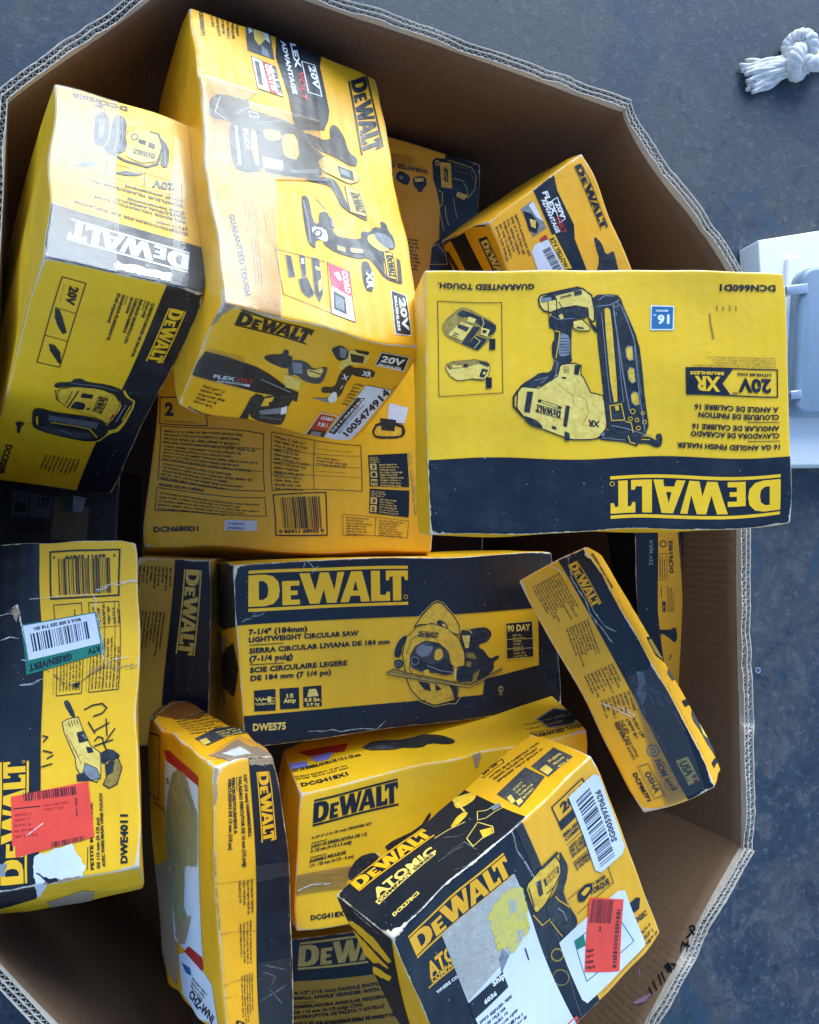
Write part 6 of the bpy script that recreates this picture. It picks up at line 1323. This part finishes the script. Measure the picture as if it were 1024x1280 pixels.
def build_prints(car, parent, entries, base_off=.00035):
    groups = {}
    for gid, en in enumerate(entries): groups.setdefault((en[1], en[2], gid if en[1] == 'clear_tape' else 0), []).append(en)
    sharded = {}
    for (part, f, gid), es in groups.items():
        fu, fv = car.fdim(f); sc = np.array([fu, fv]); big, small = [], []      # (pts, layer, mat)
        g = lambda p: (p[0] / 1e4 * fu, p[1] / 1e4 * fv)
        for en in es:
            k, _, _, layer, mat = en[:5]; a = en[5:]
            def add(pts, tris):
                if not len(pts): return
                P = np.asarray(pts, float)
                (big if (np.ptp(P, axis=0).max() > .013) else small).append((P, tris, layer, mat))
            if k == 'P':
                pts = [g(p) for p in a[0]]; jr = random.Random(len(pts) * 7 + a[0][0][0])
                if part.startswith(('torn', 'scuff')) or mat in ('YS', 'N2'):
                    Q = []
                    for A, B in zip(pts, pts[1:] + pts[:1]):
                        m = max(1, int(math.hypot(B[0] - A[0], B[1] - A[1]) / .0028)); ok = 0 < A[0] < fu and 0 < A[1] < fv
                        for i in range(m):
                            j = .0011 if (ok or i) else 0
                            Q.append((A[0] + (B[0] - A[0]) * i / m + jr.uniform(-j, j), A[1] + (B[1] - A[1]) * i / m + jr.uniform(-j, j)))
                    pts = clip(Q, fu, fv)
                elif part in ('tool_picture', 'charger_picture', 'battery_picture', 'accessory_picture', 'car_icon') and len(pts) >= 5:
                    pts = [(A[0] * (1 - w_) + B[0] * w_, A[1] * (1 - w_) + B[1] * w_) for A, B in zip(pts, pts[1:] + pts[:1]) for w_ in (.22, .78)]
                if len(pts) >= 3: add(*tess(pts))
            elif k == 'L':
                pts = [np.array(g(p)) for p in a[0]]; wd = a[1] / 1e5
                if a[2]: pts.append(pts[0])
                if part in ('tape_crease', 'scratch', 'torn_edge'):
                    jr = random.Random(a[0][0][0]); runs = []
                    for sub in range(4):
                        path = []; o_ = jr.uniform(-.9, .9) * wd
                        for A, B in zip(pts[:-1], pts[1:]):
                            l = np.hypot(*(B - A)); m = max(1, int(l / .0035)); nn = np.array([A[1] - B[1], B[0] - A[0]]) / max(l, 1e-9)
                            path += [A + (B - A) * i / m + nn * (o_ + jr.uniform(-.5, .5) * wd) for i in range(m)]
                        path.append(pts[-1]); runs.append(path)
                    for path in runs:
                        for A, B in zip(path[:-1], path[1:]):
                            if jr.random() < .3: continue
                            dv = B - A; l = np.hypot(*dv)
                            if l < 1e-6: continue
                            n = np.array([-dv[1], dv[0]]) / l; w0, w1 = wd * jr.uniform(.05, .45), wd * jr.uniform(.05, .4)
                            q = clip([tuple(A - n * w0 / 2), tuple(B - n * w1 / 2), tuple(B + n * w1 / 2), tuple(A + n * w0 / 2)], fu, fv)
                            if len(q) >= 3: add(q, [tuple(range(len(q)))])
                    continue
                for A, B in zip(pts[:-1], pts[1:]):
                    dv = B - A; l = np.hypot(*dv)
                    if l < 1e-6: continue
                    dv /= l; n = np.array([-dv[1], dv[0]]) * wd / 2; e = dv * wd * .4
                    q = clip([tuple(A - e - n), tuple(B + e - n), tuple(B + e + n), tuple(A - e + n)], fu, fv)
                    if len(q) >= 3: add(q, [tuple(range(len(q)))])
            else:
                off = 1 if k == 'T' else 0
                o, U, Vv = (np.array(g(a[off + i])) for i in range(3))
                mp = lambda P: o + np.outer(P[:, 0], U) + np.outer(P[:, 1], Vv)
                if k == 'T':
                    P, F = TXT[a[0]]
                    if len(P): add(mp(P), F)
                elif k == 'G':
                    for ou, ho in LOGO:
                        P, F = tess(ou, ho); add(mp(np.array(P)), F)
                elif k == 'B':
                    rg = random.Random(a[3]); x = 0
                    n = 95; un = 1 / n
                    while x < 1 - un:
                        wd = rg.choice((1, 1, 1, 2, 2, 3)) * un; add(mp(np.array([(x, 0), (min(1, x + wd), 0), (min(1, x + wd), 1), (x, 1)])), [(0, 1, 2, 3)]); x += wd + rg.choice((1, 1, 2, 2, 3)) * un
                elif k == 'M':
                    n, seed = a[3], a[4]; rg = random.Random(seed); Ln = np.hypot(*U); ud = U / Ln
                    sp = Vv / (n - 1) if n > 1 else Vv * 1.8
                    dn = np.array([-ud[1], ud[0]]); dn = dn if dn @ sp >= 0 else -dn
                    sh = max(abs(sp @ dn), 1e-4); h = min(sh * .60, .0045); cw = h * .62
                    VV, FF = [], []
                    for i in range(n):
                        p0 = o + sp * i * (1 if n > 1 else 0); x = 0; end = Ln * rg.uniform(.62, 1.); wl = rg.randint(3, 9)
                        while x < end:
                            if wl == 0: x += cw * .8; wl = rg.randint(2, 9); continue
                            hh = h * rg.choice((1, .75, .75, .75, 1)); st = cw * .3
                            rects = [(x, 0, st, hh)]
                            c = rg.random()
                            if c < .6: rects.append((x + cw * .5, 0, st, hh * rg.choice((1, .75))))
                            if c > .3: rects.append((x, hh * rg.choice((0, .4, .75)), cw * .75, h * .24))
                            for rx, ry, rw, rh in rects:
                                q = [p0 + ud * xx + dn * yy for xx, yy in ((rx, ry), (rx + rw, ry), (rx + rw, ry + rh), (rx, ry + rh))]
                                b = len(VV); VV += q; FF.append((b, b + 1, b + 2, b + 3))
                            x += cw; wl -= 1
                    if VV: small.append((np.array(VV), FF, layer, mat))
        mats = []; allV, allF, allI, allL = [], [], [], []
        def put(P, F, L, I):
            b = sum(len(x) for x in allV); allV.append(P); allL.append(L); allF.extend(tuple(b + i for i in t) for t in F); allI.extend(I)
        def mi(m):
            if m not in mats: mats.append(m)
            return mats.index(m)
        for P, F, layer, m in small: put(P, F, np.full(len(P), layer), [mi(m)] * len(F))
        if big:
            bm = bmesh.new()
            for P, F, layer, m in big:
                vs = [bm.verts.new((x, y, layer)) for x, y in P]
                for t in F:
                    try: bm.faces.new([vs[i] for i in t]).material_index = mi(m)
                    except ValueError: pass
            X, Y = car.flines(f); co = np.array([v.co[:2] for v in bm.verts]); lo, hi = co.min(0), co.max(0)
            for ax, Ls in ((0, X), (1, Y)):
                no = (1, 0, 0) if ax == 0 else (0, 1, 0)
                for l in Ls:
                    if lo[ax] + 1e-5 < l < hi[ax] - 1e-5:
                        bmesh.ops.bisect_plane(bm, geom=bm.verts[:] + bm.edges[:] + bm.faces[:], dist=1e-7, plane_co=(l, 0, 0) if ax == 0 else (0, l, 0), plane_no=no)
            bm.verts.index_update()
            P = np.array([v.co[:] for v in bm.verts])
            put(P[:, :2], [tuple(v.index for v in fc.verts) for fc in bm.faces], P[:, 2], [fc.material_index for fc in bm.faces]); bm.free()
        if not allV: continue
        P2 = np.concatenate(allV); Lr = np.concatenate(allL)
        P2[:, 0] = np.clip(P2[:, 0], 0, fu); P2[:, 1] = np.clip(P2[:, 1], 0, fv)
        P3 = car.local(f, P2[:, 0], P2[:, 1]); Wd = car.world(P3, base_off + .00013 * Lr)
        sharded.setdefault((part, f, gid), []).append((Wd, allF, [mats[i] for i in allI], car.edge(P3)))
    def outward(Wd, Fs):
        # turn every print to face away from the carton
        out = []
        for t in Fs:
            a, b, c = Wd[t[0]], Wd[t[1]], Wd[t[2]]
            n = np.cross(b - a, c - a)
            out.append(t if n @ car.fnorm[f] >= 0 else t[::-1])
        return out
    for (part, f, gid), items in sharded.items():
        ms = []; V, F, I, E_ = [], [], [], []; b = 0
        for Wd, Fs, Ms, ed in items:
            Fs = outward(Wd, Fs)
            V.append(Wd); E_.append(ed); F += [tuple(b + i for i in t) for t in Fs]; b += len(Wd)
            for m in Ms:
                if m not in ms: ms.append(m)
                I.append(ms.index(m))
        mesh(part, np.concatenate(V), F, ms, I, smooth=True, parent=parent, attr=np.concatenate(E_), origin=car.origin)

def empty(name, loc):
    o = bpy.data.objects.new(name, None); COL.objects.link(o); o.location = loc; o.empty_display_size = .05; return o

prepare_text({en[5] for es in PRINTS.values() for en in es if en[0] == 'T'})

# ------------------------------------------------------------------ setting: the floor
def floor_mat():
    t = NT('painted_concrete'); v = t.obj()
    a = t.noise(2.2, 5, .6, v, .6); b = t.noise(10, 9, .78, v, .9); c = t.noise(46, 7, .78, v); d = t.noise(200, 3, .7, v)
    col = t.mix(t.ramp(a, .44, .56), (.017, .033, .055), (.042, .048, .058))
    col = t.mix(t.ramp(b, .52, .60, 0, .8), col, (.076, .079, .086))
    col = t.mix(t.ramp(b, .47, .38, 0, .9), col, (.017, .024, .038))
    col = t.mix(t.ramp(c, .54, .64, 0, .65), col, (.115, .118, .125))
    col = t.mix(t.ramp(c, .45, .32, 0, .8), col, (.014, .016, .022))
    st = t.noise(13, 7, .8, t.scale(v, (1, .3, 1)), 1.5)
    col = t.mix(t.ramp(st, .62, .72, 0, .5), col, (.19, .20, .21))
    sg = t.noise(3.1, 4, .7, v, .8); col = t.mix(t.ramp(sg, .58, .62, 0, .75), col, (.016, .042, .074))
    vo = t.n('ShaderNodeTexVoronoi'); vo.inputs['Scale'].default_value = 6; t.t.links.new(v, vo.inputs['Vector'])
    col = t.mix(t.ramp(t.math('ADD', vo.outputs['Distance'], t.math('MULTIPLY', c, .16)), .10, .18, .85, 0), col, (.012, .014, .018))
    col = t.mix(t.ramp(d, .66, .73, 0, .6), col, (.28, .28, .29))
    col = t.mix(t.ramp(d, .36, .28, 0, .6), col, (.012, .014, .018))
    t.t.links.new(col, t.b.inputs['Base Color']); t.set(t.b.inputs['Roughness'], t.ramp(b, .3, .7, .42, .75))
    t.t.links.new(t.bump(t.math('ADD', c, t.math('MULTIPLY', d, .4)), .35, .003), t.b.inputs['Normal']); MATS['FLOOR'] = t.m
floor_mat()
fl = mesh('concrete_floor', [(-30, -30, 0), (30, -30, 0), (30, 30, 0), (-30, 30, 0)], [(0, 1, 2, 3)], ['FLOOR']); tag(fl, kind='structure')

# ------------------------------------------------------------------ the octagonal cardboard bin
bin_ = empty('cardboard_bin', (0.27, .02, 0))
tag(bin_, 'large open octagonal brown cardboard bin with corrugated rim full of yellow boxes', 'cardboard bin')
class OEmpty: pass
def at_parent(o, parent): o.parent = parent; o.matrix_parent_inverse = parent.matrix_basis.inverted()
for i in range(8):
    car = Carton('wall%d' % i, .0008, .004, .0002, 1., 50 + i, .03)
    car.low = (car.low[0] * .45, car.low[1], car.low[2]); h = car.d[1]; Lx = car.d[0]
    # corners stay put: fade the bulge towards the ends
    cut = .010
    keep = car.lines[1]; car.lines[1] = np.concatenate([keep[keep < h - cut - .004], [h - cut]])
    def wall_world(P, car=car):
        k, ph, A = car.low; fade = np.sin(np.pi * np.clip(P[:, 0] / car.d[0], 0, 1)) ** .7
        disp = np.sin(P * np.array([1, 1, 0]) @ k.T + ph) @ A * fade[:, None]; N = P + disp; t = N / car.d; out = np.zeros_like(N)
        for q in range(8):
            wgt = np.ones(len(N))
            for ax, b in enumerate(((q >> 2) & 1, (q >> 1) & 1, q & 1)): wgt = wgt * (t[:, ax] if b else 1 - t[:, ax])
            out += wgt[:, None] * car.C[q]
        return out
    car.world = lambda P, off=0., ww=wall_world: ww(P - np.stack([np.zeros(len(P)), np.zeros(len(P)), np.zeros(len(P)) + off], 1))
    # wall slab, grid over (x, y) on both skins
    X = car.lines[0]; Y = car.lines[1]; V, F = [], []
    for zz in (0, car.d[2]):
        for x in X:
            for y in Y: V.append((x, y, zz))
    nx, ny = len(X), len(Y); n1 = nx * ny
    for a in range(nx - 1):
        for b in range(ny - 1):
            q = (a * ny + b, (a + 1) * ny + b, (a + 1) * ny + b + 1, a * ny + b + 1); F.append(q); F.append(tuple(n1 + k for k in q[::-1]))
        F.append((a * ny + ny - 1, (a + 1) * ny + ny - 1, n1 + (a + 1) * ny + ny - 1, n1 + a * ny + ny - 1))
    wall = mesh('wall_panel', car.world(np.array(V)), F, ['BOARD'], smooth=True, origin=bin_.location, attr=np.array(V)[:, 0]); wall.parent = bin_
    dent = np.random.default_rng(90 + i); dc = [(dent.uniform(0, Lx), dent.uniform(.008, .03), dent.uniform(.0004, .0028), dent.uniform(-1, 1)) for _ in range(int(Lx / .05))]
    def crushed(x): return sum(a_ * math.exp(-((x - c_) / w_) ** 2) for c_, w_, a_, _ in dc), sum(s_ * .003 * math.exp(-((x - c_) / w_) ** 2) for c_, w_, a_, s_ in dc)
    # three liners standing up to the rim
    rg = np.random.default_rng(70 + i); xs = np.linspace(0, Lx, max(8, int(Lx / .006))); tk = .0011
    V, F = [], []
    for li, z0 in enumerate((0, car.d[2] / 2 - tk / 2, car.d[2] - tk)):
        ragged = np.convolve(rg.normal(0, 1, len(xs) + 8), np.ones(9) / 9, 'valid') * .0022 + rg.normal(0, .00035, len(xs))
        b = len(V)
        for x, rr in zip(xs, ragged):
            dn, sd_ = crushed(x); tp = h + min(rr, .0012) - dn * (.6 if li == 1 else .8); sp = sd_ + (li - 1) * dn * .12
            V += [(x, h - cut - .001, z0), (x, tp, z0 + sp), (x, tp, z0 + tk + sp), (x, h - cut - .001, z0 + tk)]
        for a in range(len(xs) - 1):
            p, q = b + 4 * a, b + 4 * a + 4
            for k in range(3): F.append((p + k, q + k, q + k + 1, p + k + 1))
    o = mesh('rim_liner', car.world(np.array(V)), F, ['LINER'], origin=bin_.location); o.parent = wall
    # two rows of fluting between the liners
    V, F = [], []; pitch = .0088; m = int(Lx / pitch * 8)
    for row in (0, 1):
        zc = tk + (car.d[2] / 2 - tk * 1.5) / 2 + row * (car.d[2] / 2 - tk / 2); am = (car.d[2] / 2 - tk * 1.5) / 2 - .0004; b = len(V); ph = rg.uniform(0, 6)
        for a in range(m + 1):
            x = Lx * a / m; zz = zc + am * math.sin(2 * math.pi * x / pitch + ph); dn, sd_ = crushed(x); tp = h - .0008 + .0007 * math.sin(x * 31 + ph) - abs(rg.normal(0, .0004)) - dn; zt = zz + sd_ + (row - .5) * dn * .4
            V += [(x, h - cut - .001, zz - .0004), (x, tp, zt - .0004), (x, tp, zt + .0004), (x, h - cut - .001, zz + .0004)]
        for a in range(m):
            p, q = b + 4 * a, b + 4 * a + 4
            for k in range(3): F.append((p + k, q + k, q + k + 1, p + k + 1))
    o = mesh('fluting', car.world(np.array(V)), F, ['LINER'], origin=bin_.location); o.parent = wall
    if 'wall%d' % i in PRINTS:
        car.origin = np.array(bin_.location); build_prints(car, wall, PRINTS['wall%d' % i], .0006)
V = [tuple(CORNERS['wall%d' % i][0]) for i in range(8)]; V = [(x, y, .032) for x, y, z in V] + [(x, y, .004) for x, y, z in V]
F = [tuple(range(8)), tuple(range(15, 7, -1))] + [(i, i + 8, (i + 1) % 8 + 8, (i + 1) % 8) for i in range(8)]
o = mesh('base_panel', V, F, ['BOARD'], origin=bin_.location); o.parent = bin_

# ------------------------------------------------------------------ the boxed tools
BOXES = [
 ('nailer', 'nail_gun_box', 'flat yellow and black box with an upside-down nail gun picture, lying uppermost', 'Y', dict(amp=.0009, crush=.0004, wear=.75)),
 ('inflator', 'air_inflator_box', 'box at top left with a glaring shiny white top and an upright dark front', 'Y', dict(amp=.0010, crush=.0005, wear=.7)),
 ('drill', 'drill_kit_box', 'long battered golden box picturing several drills, beside the shiny white-topped box', 'G', dict(amp=.0012, crush=.0009, wear=1.05, r=.004)),
 ('flex', 'drill_driver_box', 'golden box with a black stripe leaning on the brown wall behind the nail gun box', 'G', dict(amp=.0010, crush=.0005, wear=.7)),
 ('back', 'impact_wrench_box', 'shaded yellow box with a black wrench picture, deep behind the long drill box', 'G', dict(amp=.0010, wear=.6)),
 ('finishd', 'cordless_nailer_box', 'yellow box with text tables and framed barcode, just above the circular saw box', 'Y', dict(amp=.0016, crush=.0007, wear=.8)),
 ('saw', 'circular_saw_box', 'wide black and yellow box with a circular saw picture in the middle of the pile', 'Y', dict(amp=.0011, crush=.0005, wear=.75)),
 ('impact', 'impact_driver_box', 'narrow slanted yellow and black box covered in fine print, by the right wall', 'G', dict(amp=.0018, crush=.0008, wear=.8)),
 ('hammer', 'hammer_drill_box', 'tall worn box standing on end with torn top and stained label', 'G', dict(amp=.0015, crush=.0012, wear=1.2, r=.0045)),
 ('gkit', 'grinder_kit_box', 'bright yellow box with plain black lettering under the circular saw box', 'Y', dict(amp=.0016, crush=.0007, wear=.8)),
 ('grinder', 'angle_grinder_box', 'box at the left edge with a green barcode label and an orange-red sticker', 'Y', dict(amp=.0013, crush=.0007, wear=.8)),
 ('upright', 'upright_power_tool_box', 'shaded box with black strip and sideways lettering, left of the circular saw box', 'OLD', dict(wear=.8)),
 ('wrapped', 'wrapped_box', 'dark grey plastic wrapped box with small labels, below the inflator box at the left', 'd', dict(wear=.5)),
 ('behind', 'cordless_driver_box', 'dark upright box with a narrow yellow strip standing against the right cardboard wall', 'K', dict(wear=.6)),
 ('atomic', 'drill_combo_box', 'black and yellow box with a large half-stained shipping label and a barcode sticker', 'G', dict(amp=.0013, crush=.0006, wear=.75)),
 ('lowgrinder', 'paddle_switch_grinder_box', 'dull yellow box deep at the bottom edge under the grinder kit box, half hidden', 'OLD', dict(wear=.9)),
]
for n, (key, name, label, base, kw) in enumerate(BOXES):
    car = Carton(key, seed=n * 7, **kw); lo = car.C[:, 2].min(); car.origin = np.array([*car.C.mean(0)[:2], lo])
    root = empty(name, car.origin); tag(root, label, 'boxed tool', 'boxed power tools in the cardboard bin')
    sub = {'Y': 'YM'} if key in ('saw', 'finishd', 'grinder') else {}
    pic = {'K': 'TK', 'Y': 'TY', 'G': 'TY'}
    car.shell('carton', sub.get(base, base), root)
    build_prints(car, root, [(*en[:4], pic.get(en[4], en[4]) if 'picture' in en[1] and en[0] == 'P' else sub.get(en[4], en[4]), *en[5:]) for en in PRINTS.get(key, [])])

# ------------------------------------------------------------------ things on the floor beside the bin
def slab(name, quad, z0, mat, bev=.004, parent=None, origin=None, dome=0.):
    bm = bmesh.new(); q = [Vector(p) for p in quad]
    top = [bm.verts.new(p) for p in q]; bot = [bm.verts.new((p.x, p.y, z0)) for p in q]
    bm.faces.new(top); bm.faces.new(bot[::-1])
    for i in range(4): bm.faces.new((top[i], bot[i], bot[(i + 1) % 4], top[(i + 1) % 4]))
    vert = [e for e in bm.edges if abs(e.verts[0].co.z - e.verts[1].co.z) > 1e-4]
    if dome: bmesh.ops.bevel(bm, geom=vert, offset=dome, segments=6, affect='EDGES', profile=.5)
    bmesh.ops.recalc_face_normals(bm, faces=bm.faces[:])
    ed = [e for e in bm.edges if len(e.link_faces) == 2 and e.calc_face_angle() > .6]
    bmesh.ops.bevel(bm, geom=ed, offset=bev, segments=3, affect='EDGES', profile=.5, clamp_overlap=True)
    if origin is not None: bmesh.ops.translate(bm, verts=bm.verts[:], vec=-Vector(origin))
    me = bpy.data.meshes.new(name); bm.to_mesh(me); bm.free(); me.materials.append(MATS[mat])
    for p in me.polygons: p.use_smooth = True
    me.set_sharp_from_angle(angle=math.radians(35))
    return link(name, me, parent)
sl = EXTRA['slab']; org = Vector((sum(p[0] for p in sl) / 4, sum(p[1] for p in sl) / 4, 0))
lamp = empty('equipment_panel', org); tag(lamp, 'white plastic panel with a blue-grey rounded cover and steel clips lying on the floor', 'equipment panel')
slab('base_plate', sl, .0, 'PANEL', .004, lamp, org)
slab('raised_strip', EXTRA['strip'], .079, 'PANEL', .004, lamp, org, .008)
cov = slab('rounded_cover', EXTRA['body'], .079, 'GREY', .012, lamp, org, .035)
for k in (0, 1):
    c = EXTRA['clip'][4 * k:4 * k + 4]; cl = slab('clip', c, .128, 'STEEL', .0015, lamp, org)
    a, b = Vector(c[0]), Vector(c[3]); leg = [a, a.lerp(Vector(c[1]), .22), b.lerp(Vector(c[2]), .22), b]
    slab('clip_foot', [(p.x, p.y, .1275) for p in leg], .09, 'STEEL', .001, cl, org)

def tube(paths, radii, seg=8):
    V, F = [], []
    for P, R in zip(paths, radii):
        P = np.asarray(P, float); n = len(P); T = np.gradient(P, axis=0); T /= np.linalg.norm(T, axis=1)[:, None]
        up = np.array([.13, .2, 1.]); b = len(V)
        for i in range(n):
            s_ = np.cross(T[i], up); s_ /= np.linalg.norm(s_); u_ = np.cross(s_, T[i]); r = R[i] if np.ndim(R) else R
            for k in range(seg):
                an = 2 * math.pi * k / seg; V.append(P[i] + r * (math.cos(an) * s_ + math.sin(an) * u_))
        for i in range(n - 1):
            for k in range(seg): F.append((b + i * seg + k, b + i * seg + (k + 1) % seg, b + (i + 1) * seg + (k + 1) % seg, b + (i + 1) * seg + k))
        F.append(tuple(b + k for k in range(seg))[::-1]); F.append(tuple(b + (n - 1) * seg + k for k in range(seg)))
    return V, F
def strands(P, r, turns, n=3):
    P = np.asarray(P, float); m = len(P); T = np.gradient(P, axis=0); T /= np.linalg.norm(T, axis=1)[:, None]; out = []
    for k in range(n):
        Q = []
        for i in range(m):
            s_ = np.cross(T[i], (.13, .2, 1.)); s_ /= np.linalg.norm(s_); u_ = np.cross(s_, T[i]); an = 2 * math.pi * (k / n + turns * i / m)
            Q.append(P[i] + r * (math.cos(an) * s_ + math.sin(an) * u_))
        out.append(Q)
    return out
kc, ts, te, rr = (np.array(p) for p in EXTRA['rope']); rope = empty('knotted_rope', (kc[0], kc[1], 0)); tag(rope, 'knotted white cotton rope end with a frayed tassel on the blue-grey floor', 'rope')
ax = (te - ts); ax[2] = 0; ax /= np.linalg.norm(ax); sd_ = np.array([-ax[1], ax[0], 0]); ro = np.array([kc[0], kc[1], 0])
th = np.linspace(0, 2 * math.pi, 90)
K = np.stack([(np.sin(th) + 2 * np.sin(2 * th)) * .0165, (np.cos(th) - 2 * np.cos(2 * th)) * .0165, .036 + .017 * np.sin(3 * th)], 1)
K = kc * (1, 1, 0) + K[:, :1] * ax + K[:, 1:2] * sd_ + K[:, 2:] * np.array([0, 0, 1]) - ro
V, F = tube(strands(K, .0105, 11), [.0118] * 3); mesh('knot', V, F, ['ROPE'], smooth=True, parent=rope)
L0 = np.linspace(0, 1, 24)[:, None]; run = (kc + (rr - kc) * L0 * 1.6); run[:, 2] = .022; run = run - ro
V, F = tube(strands(run, .0105, 4), [.0115] * 3); mesh('rope_length', V, F, ['ROPE'], smooth=True, parent=rope)
rg = np.random.default_rng(5); paths, rad = [], []; lt = np.linalg.norm(te - ts) * 1.12
for k in range(34):
    w0, hgt = rg.uniform(-1, 1), rg.uniform(0, 1); tt = np.linspace(0, 1, 14)
    fan = w0 * (.016 + .026 * tt ** .8); ln = lt * rg.uniform(.80, 1.04)
    P = ts * (1, 1, 0) - ax * .02 + np.outer(tt * (ln + .02), ax) + np.outer(fan + .0035 * np.sin(tt * 8 + k), sd_) + np.outer(.006 + .034 * hgt * (1 - .55 * tt) * math.sqrt(max(0, 1 - w0 * w0)) + .002 * np.sin(tt * 9 + 2 * k), (0, 0, 1))
    paths.append(P - ro); rad.append(np.linspace(.0078, .0056, 14))
V, F = tube(paths, rad, 6); mesh('frayed_tassel', V, F, ['ROPE'], smooth=True, parent=rope)
wx = EXTRA['washer'][0]; th = np.linspace(0, 2 * math.pi, 21)[:-1]
bm = bmesh.new(); rings = []
for r, zz in ((.0035, .0002), (.0035, .0022), (.0085, .0022), (.0085, .0002)): rings.append([bm.verts.new((r * math.cos(t), r * math.sin(t), zz)) for t in th])
for a in range(4):
    for k in range(20): bm.faces.new((rings[a][k], rings[a][(k + 1) % 20], rings[(a + 1) % 4][(k + 1) % 20], rings[(a + 1) % 4][k]))
me = bpy.data.meshes.new('washer'); bm.to_mesh(me); bm.free(); me.materials.append(MATS['STEEL']); o = link('washer', me); o.location = (wx[0], wx[1], 0); tag(o, 'tiny bright steel washer lying on the floor right of the bin', 'washer')
